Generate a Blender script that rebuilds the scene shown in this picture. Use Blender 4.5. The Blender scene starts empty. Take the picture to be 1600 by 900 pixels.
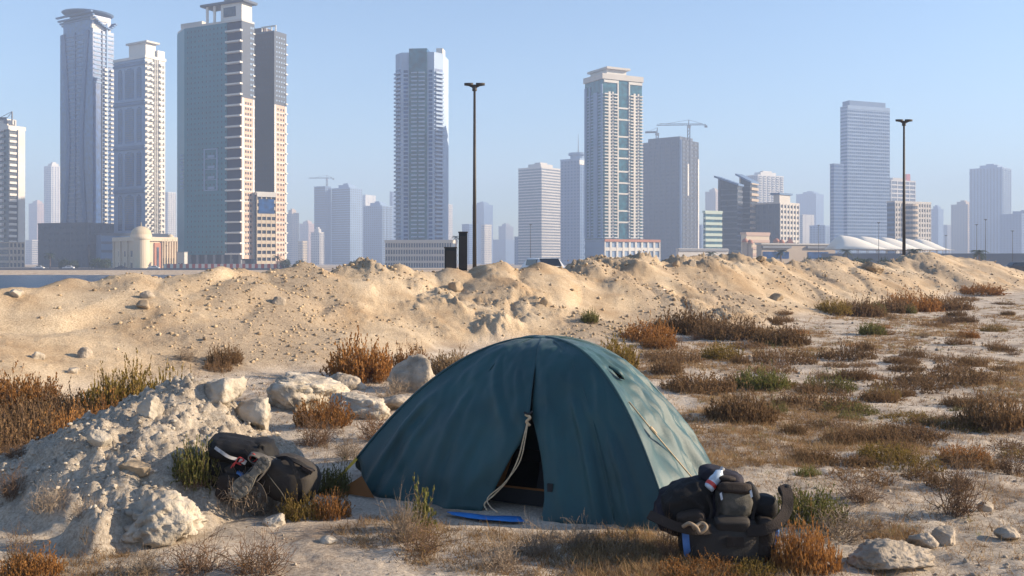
import bpy, bmesh, math, random
import numpy as np
from mathutils import Vector, Matrix, Euler

# ------------------------------------------------------------------ camera, world, sun, exposure
scene = bpy.context.scene
COL = scene.collection
R = math.radians
F = 35.0 / 36.0 * 1600.0          # focal length in photo pixels
CAMZ = 1.8
cam_data = bpy.data.cameras.new("camera"); cam_data.lens = 35; cam_data.sensor_width = 36
cam_data.shift_y = -40 / 1600.0
cam_data.clip_start = 0.05; cam_data.clip_end = 20000
cam = bpy.data.objects.new("camera", cam_data); COL.objects.link(cam)
cam.location = (0, 0, CAMZ); cam.rotation_euler = (R(90), 0, 0)
scene.camera = cam

SUN_EL, SUN_AZ = 21.0, 3.0        # elevation; azimuth measured from +X towards +Y
sd = Vector((math.cos(R(SUN_EL)) * math.cos(R(SUN_AZ)), math.cos(R(SUN_EL)) * math.sin(R(SUN_AZ)), math.sin(R(SUN_EL))))
world = bpy.data.worlds.new("World"); scene.world = world; world.use_nodes = True
wn = world.node_tree.nodes; wl = world.node_tree.links
bg = wn["Background"]
sky = wn.new("ShaderNodeTexSky"); sky.sky_type = 'NISHITA'; sky.sun_disc = False
sky.sun_elevation = R(SUN_EL); sky.sun_rotation = R(90.0 - SUN_AZ)
sky.altitude = 0; sky.air_density = 1.0; sky.dust_density = 0.5; sky.ozone_density = 3.0
wl.new(sky.outputs[0], bg.inputs[0]); bg.inputs[1].default_value = 0.095
sun_data = bpy.data.lights.new("sun", 'SUN'); sun_data.energy = 5.0; sun_data.angle = R(0.5)
sun_data.color = (1.0, 0.82, 0.60)
sun = bpy.data.objects.new("sun", sun_data); COL.objects.link(sun)
sun.rotation_euler = sd.to_track_quat('Z', 'Y').to_euler()
scene.view_settings.view_transform = 'Standard'; scene.view_settings.look = 'None'
scene.view_settings.exposure = 1.25; scene.view_settings.gamma = 1.0
scene.view_settings.use_curve_mapping = False
scene.cycles.use_denoising = True
scene.cycles.max_bounces = 6; scene.cycles.volume_bounces = 0
scene.cycles.transparent_max_bounces = 8

# ------------------------------------------------------------------ helpers
rng = np.random.default_rng(7)
_T = rng.random((256, 256)).astype(np.float32)
_P3 = rng.permutation(256)
def vnoise(x, y):
    xi = np.floor(x).astype(np.int64); yi = np.floor(y).astype(np.int64)
    fx = x - xi; fy = y - yi
    fx = fx * fx * (3 - 2 * fx); fy = fy * fy * (3 - 2 * fy)
    a = _T[xi & 255, yi & 255]; b = _T[(xi + 1) & 255, yi & 255]
    c = _T[xi & 255, (yi + 1) & 255]; d = _T[(xi + 1) & 255, (yi + 1) & 255]
    return (a + (b - a) * fx) * (1 - fy) + (c + (d - c) * fx) * fy - 0.5
def fbm(x, y, o=4, g=0.5):
    r = 0; a = 1.0
    for i in range(o):
        r = r + a * vnoise(x * 2 ** i + 17.3 * i, y * 2 ** i + 5.7 * i); a *= g
    return r
def noise3(p):
    """value noise of an (n,3) array"""
    i = np.floor(p).astype(np.int64); f = p - i; f = f * f * (3 - 2 * f)
    def h(dx, dy, dz):
        a = _P3[(i[:, 0] + dx) & 255]; b = _P3[(a + i[:, 1] + dy) & 255]
        return _P3[(b + i[:, 2] + dz) & 255] / 255.0
    r = 0
    for dx in (0, 1):
        for dy in (0, 1):
            for dz in (0, 1):
                w = (f[:, 0] if dx else 1 - f[:, 0]) * (f[:, 1] if dy else 1 - f[:, 1]) * (f[:, 2] if dz else 1 - f[:, 2])
                r = r + w * h(dx, dy, dz)
    return r - 0.5
def fbm3(p, o=4, g=0.5):
    r = 0; a = 1.0
    for k in range(o):
        r = r + a * noise3(p * 2 ** k + 31.7 * k); a *= g
    return r

def W(px, py, d):
    """photo pixel at a depth -> world point (used to measure where things stand)"""
    return Vector(((px - 800) / F * d, d, CAMZ - (py - 410) / F * d))

def mesh_np(name, v, f, smooth=False):
    """v (n,3), f (m,3|4) numpy -> mesh, fast"""
    v = np.asarray(v, np.float32); f = np.asarray(f, np.int32)
    me = bpy.data.meshes.new(name)
    me.vertices.add(len(v)); me.vertices.foreach_set("co", v.ravel())
    k = f.shape[1]
    me.loops.add(f.size); me.loops.foreach_set("vertex_index", f.ravel())
    me.polygons.add(len(f)); me.polygons.foreach_set("loop_start", np.arange(0, f.size, k, dtype=np.int32))
    me.update(calc_edges=True); me.validate()
    if smooth: me.polygons.foreach_set("use_smooth", np.ones(len(me.polygons), bool))
    return me
def link(name, me, mat=None, parent=None, kind=None):
    o = bpy.data.objects.new(name, me); COL.objects.link(o)
    if mat is not None and me is not None and not me.materials: me.materials.append(M[mat])
    if parent is not None: o.parent = parent
    if kind: o["kind"] = kind
    return o
def tag(o, label, cat, group=None):
    o["label"] = label; o["category"] = cat
    if group: o["group"] = group
    return o
def thing(name, label, cat, loc=(0, 0, 0), rz=0.0, group=None):
    o = bpy.data.objects.new(name, None); COL.objects.link(o)
    o.location = loc; o.rotation_euler = (0, 0, rz); o.empty_display_size = 0.2
    return tag(o, label, cat, group)
def copy_tree(o, parent=None):
    c = o.copy(); COL.objects.link(c); c.parent = parent
    for ch in list(o.children): copy_tree(ch, c)
    return c

BOXF = [(0, 3, 2, 1), (4, 5, 6, 7), (0, 1, 5, 4), (1, 2, 6, 5), (2, 3, 7, 6), (3, 0, 4, 7)]
class MB:
    def __init__(s): s.v = []; s.f = []
    def box(s, x0, x1, y0, y1, z0, z1):
        n = len(s.v)
        s.v += [(x0, y0, z0), (x1, y0, z0), (x1, y1, z0), (x0, y1, z0), (x0, y0, z1), (x1, y0, z1), (x1, y1, z1), (x0, y1, z1)]
        s.f += [tuple(n + i for i in q) for q in BOXF]; return s
    def obox(s, c, u, v, w):
        """oriented box, centre and three half vectors"""
        n = len(s.v); c, u, v, w = map(Vector, (c, u, v, w))
        for a, b, e in ((-1, -1, -1), (1, -1, -1), (1, 1, -1), (-1, 1, -1), (-1, -1, 1), (1, -1, 1), (1, 1, 1), (-1, 1, 1)):
            s.v.append(tuple(c + a * u + b * v + e * w))
        s.f += [tuple(n + i for i in q) for q in BOXF]; return s
    def bar(s, a, b, r):
        a = Vector(a); b = Vector(b); d = (b - a)
        up = Vector((0, 0, 1)) if abs(d.normalized().z) < .9 else Vector((0, 1, 0))
        x = d.cross(up).normalized() * r; y = d.cross(x).normalized() * r
        return s.obox((a + b) / 2, x, y, d / 2)
    def tube(s, pts, rad, k=8, cap=True):
        pts = [Vector(p) for p in pts]; n0 = len(s.v); m = len(pts)
        if not hasattr(rad, '__len__'): rad = [rad] * m
        prev = None
        for i, p in enumerate(pts):
            t = (pts[min(i + 1, m - 1)] - pts[max(i - 1, 0)]).normalized()
            if prev is None:
                x = t.orthogonal().normalized()
            else:
                x = (prev - prev.dot(t) * t).normalized()
            prev = x; y = t.cross(x)
            for j in range(k):
                a = 2 * math.pi * j / k
                s.v.append(tuple(p + rad[i] * (math.cos(a) * x + math.sin(a) * y)))
        for i in range(m - 1):
            for j in range(k):
                a = n0 + i * k + j; b = n0 + i * k + (j + 1) % k
                s.f.append((a, b, b + k, a + k))
        if cap:
            s.f.append(tuple(n0 + j for j in range(k))[::-1]); s.f.append(tuple(n0 + (m - 1) * k + j for j in range(k)))
        return s
    def ribbon(s, pts, width, thick, up=(0, 0, 1)):
        """flat strap along pts with real thickness"""
        pts = [Vector(p) for p in pts]; up = Vector(up); m = len(pts); n0 = len(s.v)
        for i, p in enumerate(pts):
            t = (pts[min(i + 1, m - 1)] - pts[max(i - 1, 0)]).normalized()
            sd_ = t.cross(up)
            sd_ = sd_.normalized() if sd_.length > 1e-5 else t.orthogonal().normalized()
            nn = sd_.cross(t).normalized()
            for a, b in ((-1, -1), (1, -1), (1, 1), (-1, 1)):
                s.v.append(tuple(p + sd_ * a * width / 2 + nn * b * thick / 2))
        for i in range(m - 1):
            for j in range(4):
                a = n0 + i * 4 + j; b = n0 + i * 4 + (j + 1) % 4
                s.f.append((a, b, b + 4, a + 4))
        s.f.append((n0 + 3, n0 + 2, n0 + 1, n0)); e = n0 + (m - 1) * 4; s.f.append((e, e + 1, e + 2, e + 3)); return s
    def prism(s, poly, z0, z1):
        n = len(s.v); k = len(poly)
        s.v += [(x, y, z0) for x, y in poly] + [(x, y, z1) for x, y in poly]
        s.f.append(tuple(n + i for i in range(k))[::-1]); s.f.append(tuple(n + k + i for i in range(k)))
        for i in range(k): s.f.append((n + i, n + (i + 1) % k, n + k + (i + 1) % k, n + k + i))
        return s
    def lathe(s, prof, c=(0, 0), k=20):
        n0 = len(s.v); m = len(prof)
        for r, z in prof:
            for j in range(k):
                a = 2 * math.pi * j / k; s.v.append((c[0] + r * math.cos(a), c[1] + r * math.sin(a), z))
        for i in range(m - 1):
            for j in range(k):
                a = n0 + i * k + j; b = n0 + i * k + (j + 1) % k; s.f.append((a, b, b + k, a + k))
        s.f.append(tuple(n0 + j for j in range(k))[::-1]); s.f.append(tuple(n0 + (m - 1) * k + j for j in range(k)))
        return s
    def build(s, name, mat, parent=None, kind=None, smooth=False):
        me = bpy.data.meshes.new(name); me.from_pydata(s.v, [], s.f); me.update()
        if smooth: me.polygons.foreach_set("use_smooth", np.ones(len(me.polygons), bool))
        return link(name, me, mat, parent, kind)

def bez(p, n=16):
    """Catmull-Rom through the points"""
    p = [Vector(q) for q in p]; p = [2 * p[0] - p[1]] + p + [2 * p[-1] - p[-2]]; out = []
    for i in range(1, len(p) - 2):
        for j in range(n):
            t = j / n; a, b, c, d = p[i - 1], p[i], p[i + 1], p[i + 2]
            out.append(0.5 * ((2 * b) + (c - a) * t + (2 * a - 5 * b + 4 * c - d) * t * t + (3 * b - a - 3 * c + d) * t ** 3))
    out.append(p[-2]); return out

# ------------------------------------------------------------------ materials
M = {}
def mat(key, color, rough=0.8, var=0.0, scale=5.0, bump=0.0, bscale=60.0, metal=0.0, spec=0.5, color2=None, objvar=0.0, detail=6.0, sss=0.0, sheen=0.0):
    m = bpy.data.materials.new(key); m.use_nodes = True; nt = m.node_tree; b = nt.nodes["Principled BSDF"]
    b.inputs["Roughness"].default_value = rough; b.inputs["Metallic"].default_value = metal
    b.inputs["Specular IOR Level"].default_value = spec
    if sheen: b.inputs["Sheen Weight"].default_value = sheen
    tc = nt.nodes.new("ShaderNodeTexCoord"); col = None
    if var or color2:
        n = nt.nodes.new("ShaderNodeTexNoise"); n.inputs["Scale"].default_value = scale; n.inputs["Detail"].default_value = detail
        nt.links.new(tc.outputs["Object"], n.inputs["Vector"])
        rp = nt.nodes.new("ShaderNodeValToRGB"); rp.color_ramp.elements[0].position = .32; rp.color_ramp.elements[1].position = .68
        c2 = color2 if color2 else tuple(min(1, c * (1 + var)) for c in color)
        c1 = color if color2 else tuple(c * (1 - var) for c in color)
        rp.color_ramp.elements[0].color = (*c1, 1); rp.color_ramp.elements[1].color = (*c2, 1)
        nt.links.new(n.outputs["Fac"], rp.inputs[0]); col = rp.outputs[0]
    if objvar:
        oi = nt.nodes.new("ShaderNodeObjectInfo"); hs = nt.nodes.new("ShaderNodeHueSaturation")
        mr = nt.nodes.new("ShaderNodeMapRange"); mr.inputs[3].default_value = 1 - objvar; mr.inputs[4].default_value = 1 + objvar
        nt.links.new(oi.outputs["Random"], mr.inputs[0]); nt.links.new(mr.outputs[0], hs.inputs["Value"])
        if col is not None: nt.links.new(col, hs.inputs["Color"])
        else: hs.inputs["Color"].default_value = (*color, 1)
        col = hs.outputs[0]
    if col is not None: nt.links.new(col, b.inputs["Base Color"])
    else: b.inputs["Base Color"].default_value = (*color, 1)
    if bump:
        n = nt.nodes.new("ShaderNodeTexNoise"); n.inputs["Scale"].default_value = bscale; n.inputs["Detail"].default_value = 5
        nt.links.new(tc.outputs["Object"], n.inputs["Vector"])
        bp = nt.nodes.new("ShaderNodeBump"); bp.inputs["Strength"].default_value = bump; bp.inputs["Distance"].default_value = 0.02
        nt.links.new(n.outputs["Fac"], bp.inputs["Height"]); nt.links.new(bp.outputs[0], b.inputs["Normal"])
    M[key] = m; return m

def ground_material():
    m = bpy.data.materials.new("earth"); m.use_nodes = True; nt = m.node_tree; N = nt.nodes; L = nt.links
    b = N["Principled BSDF"]; b.inputs["Roughness"].default_value = 0.95; b.inputs["Specular IOR Level"].default_value = 0.15
    g = N.new("ShaderNodeNewGeometry")
    def noise(scale, det=6, rough=.6):
        n = N.new("ShaderNodeTexNoise"); n.inputs["Scale"].default_value = scale; n.inputs["Detail"].default_value = det
        n.inputs["Roughness"].default_value = rough; L.new(g.outputs["Position"], n.inputs["Vector"]); return n.outputs["Fac"]
    def ramp(fac, p0, c0, p1, c1):
        r = N.new("ShaderNodeValToRGB"); e = r.color_ramp.elements
        e[0].position = p0; e[0].color = (*c0, 1); e[1].position = p1; e[1].color = (*c1, 1); L.new(fac, r.inputs[0]); return r.outputs[0]
    def mix(f, a, c):
        x = N.new("ShaderNodeMix"); x.data_type = 'RGBA'; L.new(f, x.inputs[0]); L.new(a, x.inputs[6]); L.new(c, x.inputs[7]); return x.outputs[2]
    def attr(n):
        a = N.new("ShaderNodeAttribute"); a.attribute_name = n; return a.outputs["Fac"]
    berm = ramp(noise(.55, 9, .68), .38, (.40, .29, .18), .62, (.62, .505, .355))
    flat = ramp(noise(1.1, 8, .7), .34, (.29, .23, .175), .58, (.62, .54, .44))
    pale = ramp(noise(4.0, 8, .75), .3, (.33, .28, .22), .66, (.60, .53, .43))
    grav = ramp(noise(9.0, 6, .8), .3, (.25, .20, .15), .7, (.50, .41, .30))
    c = mix(attr("berm"), flat, berm); c = mix(attr("pale"), c, pale)
    c = mix(attr("gravel"), c, grav)
    # fine speckle: grit and pebbles of other stone
    sp = ramp(noise(38.0, 4, .8), .36, (.62, .58, .55), .6, (1.06, 1.05, 1.04))
    x = N.new("ShaderNodeMix"); x.data_type = 'RGBA'; x.blend_type = 'MULTIPLY'; x.inputs[0].default_value = 1.0
    L.new(c, x.inputs[6]); L.new(sp, x.inputs[7]); L.new(x.outputs[2], b.inputs["Base Color"])
    h1 = N.new("ShaderNodeBump"); h1.inputs["Strength"].default_value = .85; h1.inputs["Distance"].default_value = .03; L.new(noise(22, 8, .75), h1.inputs["Height"])
    h2 = N.new("ShaderNodeBump"); h2.inputs["Strength"].default_value = .5; h2.inputs["Distance"].default_value = .01; L.new(noise(90, 4, .7), h2.inputs["Height"])
    L.new(h1.outputs[0], h2.inputs["Normal"]); L.new(h2.outputs[0], b.inputs["Normal"])
    M["earth"] = m
ground_material()
def leaf_mat(key, c1, c2, objvar=.25, trans=.35):
    mat(key, c1, rough=.75, color2=c2, scale=9, objvar=objvar, spec=.2)
    m = M[key]; nt = m.node_tree; b = nt.nodes["Principled BSDF"]
    t = nt.nodes.new("ShaderNodeBsdfTranslucent"); mx = nt.nodes.new("ShaderNodeMixShader"); mx.inputs[0].default_value = trans
    nt.links.new(b.inputs["Base Color"].links[0].from_socket, t.inputs[0])
    nt.links.new(b.outputs[0], mx.inputs[1]); nt.links.new(t.outputs[0], mx.inputs[2])
    nt.links.new(mx.outputs[0], nt.nodes["Material Output"].inputs[0])
leaf_mat("leaf_rust", (.21, .088, .024), (.44, .22, .065))
leaf_mat("leaf_brown", (.125, .075, .036), (.30, .185, .09))
leaf_mat("leaf_olive", (.14, .10, .02), (.36, .25, .065))
leaf_mat("leaf_green", (.09, .10, .025), (.24, .23, .07))
leaf_mat("leaf_straw", (.22, .14, .065), (.40, .28, .15))
leaf_mat("leaf_tree", (.02, .035, .015), (.06, .08, .03))
mat("twig", (.16, .095, .055), .9, var=.35, scale=12, objvar=.2)
mat("twig_grey", (.26, .20, .145), .9, var=.3, scale=12, objvar=.2)
mat("rock", (.23, .19, .145), .92, color2=(.46, .39, .31), scale=5, bump=1.0, bscale=26, spec=.2, detail=10)
mat("rock_pale", (.28, .24, .19), .92, color2=(.52, .46, .375), scale=5, bump=1.0, bscale=24, spec=.2, detail=10)
mat("rock_sand", (.36, .27, .17), .92, color2=(.56, .43, .28), scale=1.5, bump=.5, bscale=22, spec=.2)
mat("rock_brown", (.20, .15, .10), .92, color2=(.44, .34, .23), scale=4, bump=.6, bscale=22, spec=.2, detail=10)
mat("tent", (.003, .041, .050), .50, color2=(.007, .062, .070), scale=3, bump=.2, bscale=260, spec=.5, sheen=.1)
mat("tent_inner", (.20, .075, .015), .8, var=.2, scale=4)
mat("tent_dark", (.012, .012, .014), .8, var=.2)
mat("blue_sheet", (.015, .16, .48), .5, var=.15, scale=6)
mat("rope", (.48, .36, .22), .8, var=.25, scale=60)
mat("yellow_strap", (.62, .40, .04), .7)
mat("bag_black", (.006, .006, .007), .7, color2=(.014, .013, .013), scale=6, bump=.25, bscale=120, spec=.25)
mat("bag_grey", (.020, .018, .017), .8, color2=(.07, .058, .047), scale=3.2, bump=.3, bscale=150, spec=.35)
mat("bag_brown", (.018, .013, .010), .8, color2=(.045, .032, .025), scale=6, bump=.3, bscale=120, spec=.3)
mat("bag_navy", (.006, .006, .012), .8, color2=(.016, .013, .024), scale=5, bump=.2, bscale=100, spec=.3)
mat("bag_mesh", (.03, .028, .022), .6, color2=(.085, .078, .062), scale=30, bump=.4, bscale=260, spec=.5)
mat("blue_cloth", (.05, .14, .40), .6, color2=(.12, .26, .55), scale=12, bump=.2)
mat("clear_plastic", (.42, .50, .58), .18, var=.2, scale=20, spec=.8)
mat("red_label", (.5, .05, .04), .5)
mat("red_cord", (.42, .035, .03), .6, var=.2)
mat("white_web", (.38, .37, .36), .7, var=.2, scale=30)
mat("rubber", (.10, .092, .078), .85, color2=(.17, .155, .125), scale=14, bump=.3, bscale=80)
mat("shoe", (.055, .052, .050), .8, color2=(.10, .09, .082), scale=14, bump=.3, bscale=120)
mat("tan_web", (.24, .18, .12), .8, var=.25, scale=30)
mat("lamp_steel", (.045, .037, .03), .6, var=.2, scale=2, metal=.3)
mat("black_panel", (.010, .010, .011), .6, var=.2, scale=3)
mat("car_white", (.62, .62, .62), .25, spec=.6)
mat("car_dark", (.03, .035, .05), .25, spec=.6)
mat("car_glass", (.01, .012, .015), .08, spec=.8)
mat("tyre", (.012, .012, .012), .8)
# buildings
def bmat(key, c, rough=.8, var=.10, scale=.06, spec=.3): mat(key, c, rough, var=var, scale=scale, spec=spec)
bmat("b_white", (.60, .575, .53)); bmat("b_offwhite", (.50, .47, .43)); bmat("b_cream", (.60, .50, .37))
bmat("b_pink", (.52, .37, .29)); bmat("b_beige", (.42, .34, .26)); bmat("b_grey", (.20, .21, .23)); bmat("b_dark", (.06, .06, .07))
bmat("b_brown", (.075, .055, .052)); bmat("b_slate", (.085, .10, .13)); bmat("b_bluegrey", (.11, .18, .30)); bmat("b_teal", (.006, .115, .165), .4, .12, .1, .5)
bmat("b_navy", (.025, .03, .06)); bmat("b_red", (.40, .07, .05)); bmat("b_paleblue", (.22, .31, .44)); bmat("b_sand", (.50, .41, .28))
bmat("b_deepblue", (.035, .085, .19), .4, .2, .1, .5); bmat("b_sky", (.34, .43, .56)); bmat("canopy", (.72, .68, .60)); bmat("b_greenwhite", (.50, .58, .50)); bmat("b_terracotta", (.40, .18, .12))
mat("g_blue", (.008, .055, .18), .22, var=.55, scale=.4, spec=.7); mat("g_dark", (.022, .03, .045), .25, var=.55, scale=.4, spec=.6)
mat("g_teal", (.015, .09, .125), .22, var=.55, scale=.4, spec=.7); mat("g_grey", (.04, .06, .095), .3, var=.55, scale=.4, spec=.5)
mat("asphalt", (.05, .05, .05), .9, var=.2, scale=1)
mat("lawn", (.035, .085, .02), .9, var=.3, scale=.5)
def water_mat():
    m = bpy.data.materials.new("water"); m.use_nodes = True; nt = m.node_tree; b = nt.nodes["Principled BSDF"]
    b.inputs["Base Color"].default_value = (.008, .035, .08, 1); b.inputs["Roughness"].default_value = .35; b.inputs["Specular IOR Level"].default_value = .12
    g = nt.nodes.new("ShaderNodeNewGeometry"); mp = nt.nodes.new("ShaderNodeMapping"); mp.inputs["Scale"].default_value = (.6, 1.6, 1)
    n = nt.nodes.new("ShaderNodeTexNoise"); n.inputs["Scale"].default_value = .9; n.inputs["Detail"].default_value = 6
    nt.links.new(g.outputs["Position"], mp.inputs[0]); nt.links.new(mp.outputs[0], n.inputs["Vector"])
    bp = nt.nodes.new("ShaderNodeBump"); bp.inputs["Strength"].default_value = 1.0; bp.inputs["Distance"].default_value = .35
    nt.links.new(n.outputs["Fac"], bp.inputs["Height"]); nt.links.new(bp.outputs[0], b.inputs["Normal"]); M["water"] = m
water_mat()
# ------------------------------------------------------------------ the ground: one sheet from the camera to the horizon
CREST = [(-420, 15.0, 450), (-200, 15.4, 447), (0, 16.6, 446), (100, 17.6, 439), (190, 18.6, 437), (250, 19.2, 430), (335, 20.0, 419), (385, 21.0, 432),
         (430, 22.3, 438), (480, 22.8, 417), (560, 23.6, 409), (625, 24.6, 402), (690, 25.2, 409), (765, 26.6, 399), (815, 27.4, 401), (862, 28.6, 408),
         (905, 30.0, 398), (960, 31.6, 393), (1010, 33.4, 401), (1060, 35.6, 397), (1120, 38.6, 396), (1185, 41.5, 394), (1240, 44.5, 401), (1290, 47.5, 399),
         (1340, 50.5, 403), (1375, 53.5, 410), (1440, 58.5, 391), (1500, 66.0, 398), (1560, 76.0, 411), (1640, 92.0, 426), (1760, 118.0, 430)]
def _apexes():
    r = np.random.default_rng(11); P = [W(*((p[0], p[2], p[1]))) for p in CREST]; out = []
    for a, b in zip(P[:-1], P[1:]):
        n = max(1, int((b - a).length / 1.1))
        for k in range(n):
            q = a.lerp(b, k / n)
            out.append((q.x + r.normal() * .12, q.y + r.normal() * .22, q.z + (.16 if q.x < -4 else 0) + (0 if k == 0 else r.normal() * .05), .53 - .10 * (q.x < -5) + .06 * r.random()))
    # spill lobes lower on the face
    for px, py, d, z in ((120, 470, 15.6, .75), (330, 500, 17.2, .75), (560, 470, 21.0, .95), (800, 440, 25.0, 1.35), (960, 440, 29.3, 1.3), (1020, 430, 31.4, 1.45),
                         (1130, 430, 36.6, 1.45), (1230, 430, 42.5, 1.5), (40, 490, 14.6, .8), (700, 450, 24.0, 1.1), (1330, 430, 48, 1.5)):
        q = W(px, py, d); out.append((q.x, d, z, .42))
    return np.array(out)
APEX = _apexes()
def sstep(a, b, x):
    t = np.clip((x - a) / (b - a), 0, 1); return t * t * (3 - 2 * t)
def ground_full(x, y):
    x = np.asarray(x, np.float64); y = np.asarray(y, np.float64); shp = x.shape; x = x.ravel(); y = y.ravel()
    d = np.hypot(x, y)
    near = 1 - sstep(60, 140, d)
    z = .10 * fbm(x * .22, y * .22, 3) * near + .05 * fbm(x * 1.3 + 9, y * 1.3, 4) * near
    z = z + .022 * fbm(x * 7, y * 7, 3) * (1 - sstep(14, 30, d))
    tent = np.exp(-(((x - .3) / 1.7) ** 2 + ((y - 7.9) / 1.6) ** 2) ** 2)
    z = z * (1 - .85 * tent)
    # far land and the lagoon
    z = z + (.45 * sstep(45, 80, d) - 1.75 * sstep(120, 330, d)) * (y > 0)
    az = x / np.maximum(y, 1.0)
    lag = sstep(-.155, -.20, az) * sstep(36, 60, y) * (1 - sstep(336, 350, y)) * (y > 5)
    z = z * (1 - lag) + lag * -3.4
    # the spoil bank: heaps tipped side by side, each at its angle of repose
    bank = np.full(x.shape, -9.0)
    idx = np.where((y > 7) & (y < 135) & (d < 150))[0]
    if len(idx):
        wx = x[idx] + 1.1 * fbm(x[idx] * .4, y[idx] * .4, 3); wy = y[idx] + .9 * fbm(x[idx] * .5 + 40, y[idx] * .4, 3)
        acc = np.zeros(len(idx)); K = 9.0
        for ax, ay, azz, sl in APEX:
            acc += np.exp(K * (azz - sl * np.sqrt((wx - ax) ** 2 + np.where(wy < ay, .42, 1.0) * (wy - ay) ** 2 + .09) + .05))
        b = np.log(acc + 1e-12) / K - .04
        bank[idx] = b
    bm = sstep(-.05, .25, bank - z)
    rough = .25 - .1 * sstep(-3, -6, x) + .9 * sstep(-.1, .25, fbm(x * .33 + 3, y * .33 + 8, 3)) + .5 * sstep(.55, 1.0, bank / 2.0)
    clod = np.maximum(0, fbm(x * 2.6, y * 2.6, 3)) * .05 + np.maximum(0, fbm(x * 6.5 + 5, y * 6.5, 3) - .05) * .08 + np.maximum(0, fbm(x * 15 + 5, y * 15, 2) - .02) * .06 + .12 * fbm(x * .9, y * .9, 2)
    z = np.log(np.exp(7 * np.clip(z, -6, 3)) + np.exp(7 * np.clip(bank, -9, 4))) / 7
    crag = sstep(.05, .3, fbm(x * .30 + 30, y * .22, 4) + .14 * sstep(.75, 1.0, bank / 1.9)) * (x > -7)
    z = z + bm * clod * rough * (1 - .55 * sstep(-3, -6.5, x) * (1 - sstep(1.0, 1.4, bank))) * (.7 + 1.8 * crag) - bm * .30 * np.maximum(0, .12 - np.abs(fbm(x * .42 + 70, y * .16, 3))) * 6 * sstep(.3, .8, bank) * .5
    # whitish rubble mound beside the left pack
    u = x + 2.72; v = y - 8.35
    ru = np.where(u < 0, 1.95, 1.05); rv = np.where(v < 0, 2.0, .62)
    q = np.sqrt((u / ru) ** 2 + (v / rv) ** 2 + .004) 
    q = q * (1 + .35 * fbm(x * 1.6, y * 1.6 + 4, 3)); mo = np.clip(1.0 - q, 0, 1)
    mound = .88 * mo ** .95
    mm = sstep(.0, .18, mo)
    z = z + mound + mm * (np.maximum(0, fbm(x * 5, y * 5, 3)) * .08 + np.abs(fbm(x * 11, y * 11, 3)) * .10 + np.maximum(0, fbm(x * 24, y * 24, 2)) * .05)
    gravel = bm * sstep(.10, .42, fbm(x * .45 + 30, y * .30, 4) + .12 + .15 * sstep(.7, 1.0, bank / 2.0)) * .75
    left = sstep(-1.2, -2.6, x) * (1 - bm) * (1 - sstep(11, 13, d)) * .8
    right = sstep(.12, .2, az) * (1 - sstep(8, 11, d)) * sstep(.05, .3, fbm(x * .8, y * .8, 2) + .2) * .6
    far = sstep(200, 320, d)
    pale = np.maximum.reduce([mm, left, right * (1 - bm)])
    return z.reshape(shp), np.maximum(bm, far * .9).reshape(shp), pale.reshape(shp), gravel.reshape(shp)
def gz(x, y): return float(ground_full(np.array([x]), np.array([y]))[0][0])
def on_ground(px, py, guess=None):
    """where the sight line through a photo pixel meets the ground (measuring aid)"""
    if guess is None:
        ds = np.geomspace(5, 140, 900)
    else: ds = np.geomspace(guess * .75, guess * 1.35, 700)
    X = (px - 800) / F * ds; Z = CAMZ - (py - 410) / F * ds
    g = ground_full(X, ds)[0]; h = np.where(g >= Z)[0]
    i = h[0] if len(h) else len(ds) - 1
    return Vector((X[i], ds[i], g[i]))

def make_ground():
    th = np.concatenate([np.linspace(-180, -40, 46)[:-1], np.linspace(-40, 40, 661)[:-1], np.linspace(40, 180, 46)[:-1]])
    rr = np.concatenate([[.05, .6, 1.4, 2.4, 3.4, 4.2, 4.8], np.geomspace(5.2, 12, 230)[:-1], np.geomspace(12, 70, 380)[:-1], np.geomspace(70, 2450, 90)])
    T, RR = np.meshgrid(np.radians(th), rr); X = np.sin(T) * RR; Y = np.cos(T) * RR
    Z, bm, pale, grav = ground_full(X, Y); n, k = X.shape
    v = np.stack([X.ravel(), Y.ravel(), Z.ravel()], 1)
    i = np.arange(n - 1)[:, None] * k; j = np.arange(k)[None, :]; j2 = (j + 1) % k
    f = np.stack([i + j, i + j2, i + k + j2, i + k + j], -1).reshape(-1, 4)[:, ::-1]
    me = mesh_np("ground", v, f, smooth=True)
    for nm, a in (("berm", bm), ("pale", pale), ("gravel", grav)):
        at = me.attributes.new(nm, 'FLOAT', 'POINT'); at.data.foreach_set("value", a.ravel().astype(np.float32))
    o = link("ground", me, "earth", kind="structure"); return o
make_ground()
# lagoon: a bounded sheet of water behind the bank
wb = MB(); wv = []
for az, y0, y1 in ((-1.6, 30, 352), (-.9, 30, 352), (-.5, 30, 352), (-.14, 30, 352)):
    wv += [(az * y0, y0, -2.5), (az * y1, y1, -2.5)]
wb.v = wv; wb.f = [(0, 2, 3, 1), (2, 4, 5, 3), (4, 6, 7, 5)]
wb.build("lagoon_water", "water", kind="structure")
# road along the far shore
rd = MB(); rd.box(-420, 620, 408, 420, -1.28, -1.2); rd.build("shore_road", "asphalt", kind="structure")

# ------------------------------------------------------------------ haze: the morning air over the lagoon
hz = MB(); hz.box(-2600, 2600, -2600, 2600, -5, 215)
ho = hz.build("haze", None, kind="stuff")
hm = bpy.data.materials.new("haze"); hm.use_nodes = True; nt = hm.node_tree
for n in list(nt.nodes):
    if n.type == 'BSDF_PRINCIPLED': nt.nodes.remove(n)
pv = nt.nodes.new("ShaderNodeVolumePrincipled"); pv.inputs["Color"].default_value = (.57, .71, 1.0, 1)
pv.inputs["Density"].default_value = 0.0006; pv.inputs["Anisotropy"].default_value = 0.0
nt.links.new(pv.outputs[0], nt.nodes["Material Output"].inputs["Volume"])
ho.data.materials.append(hm)
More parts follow.
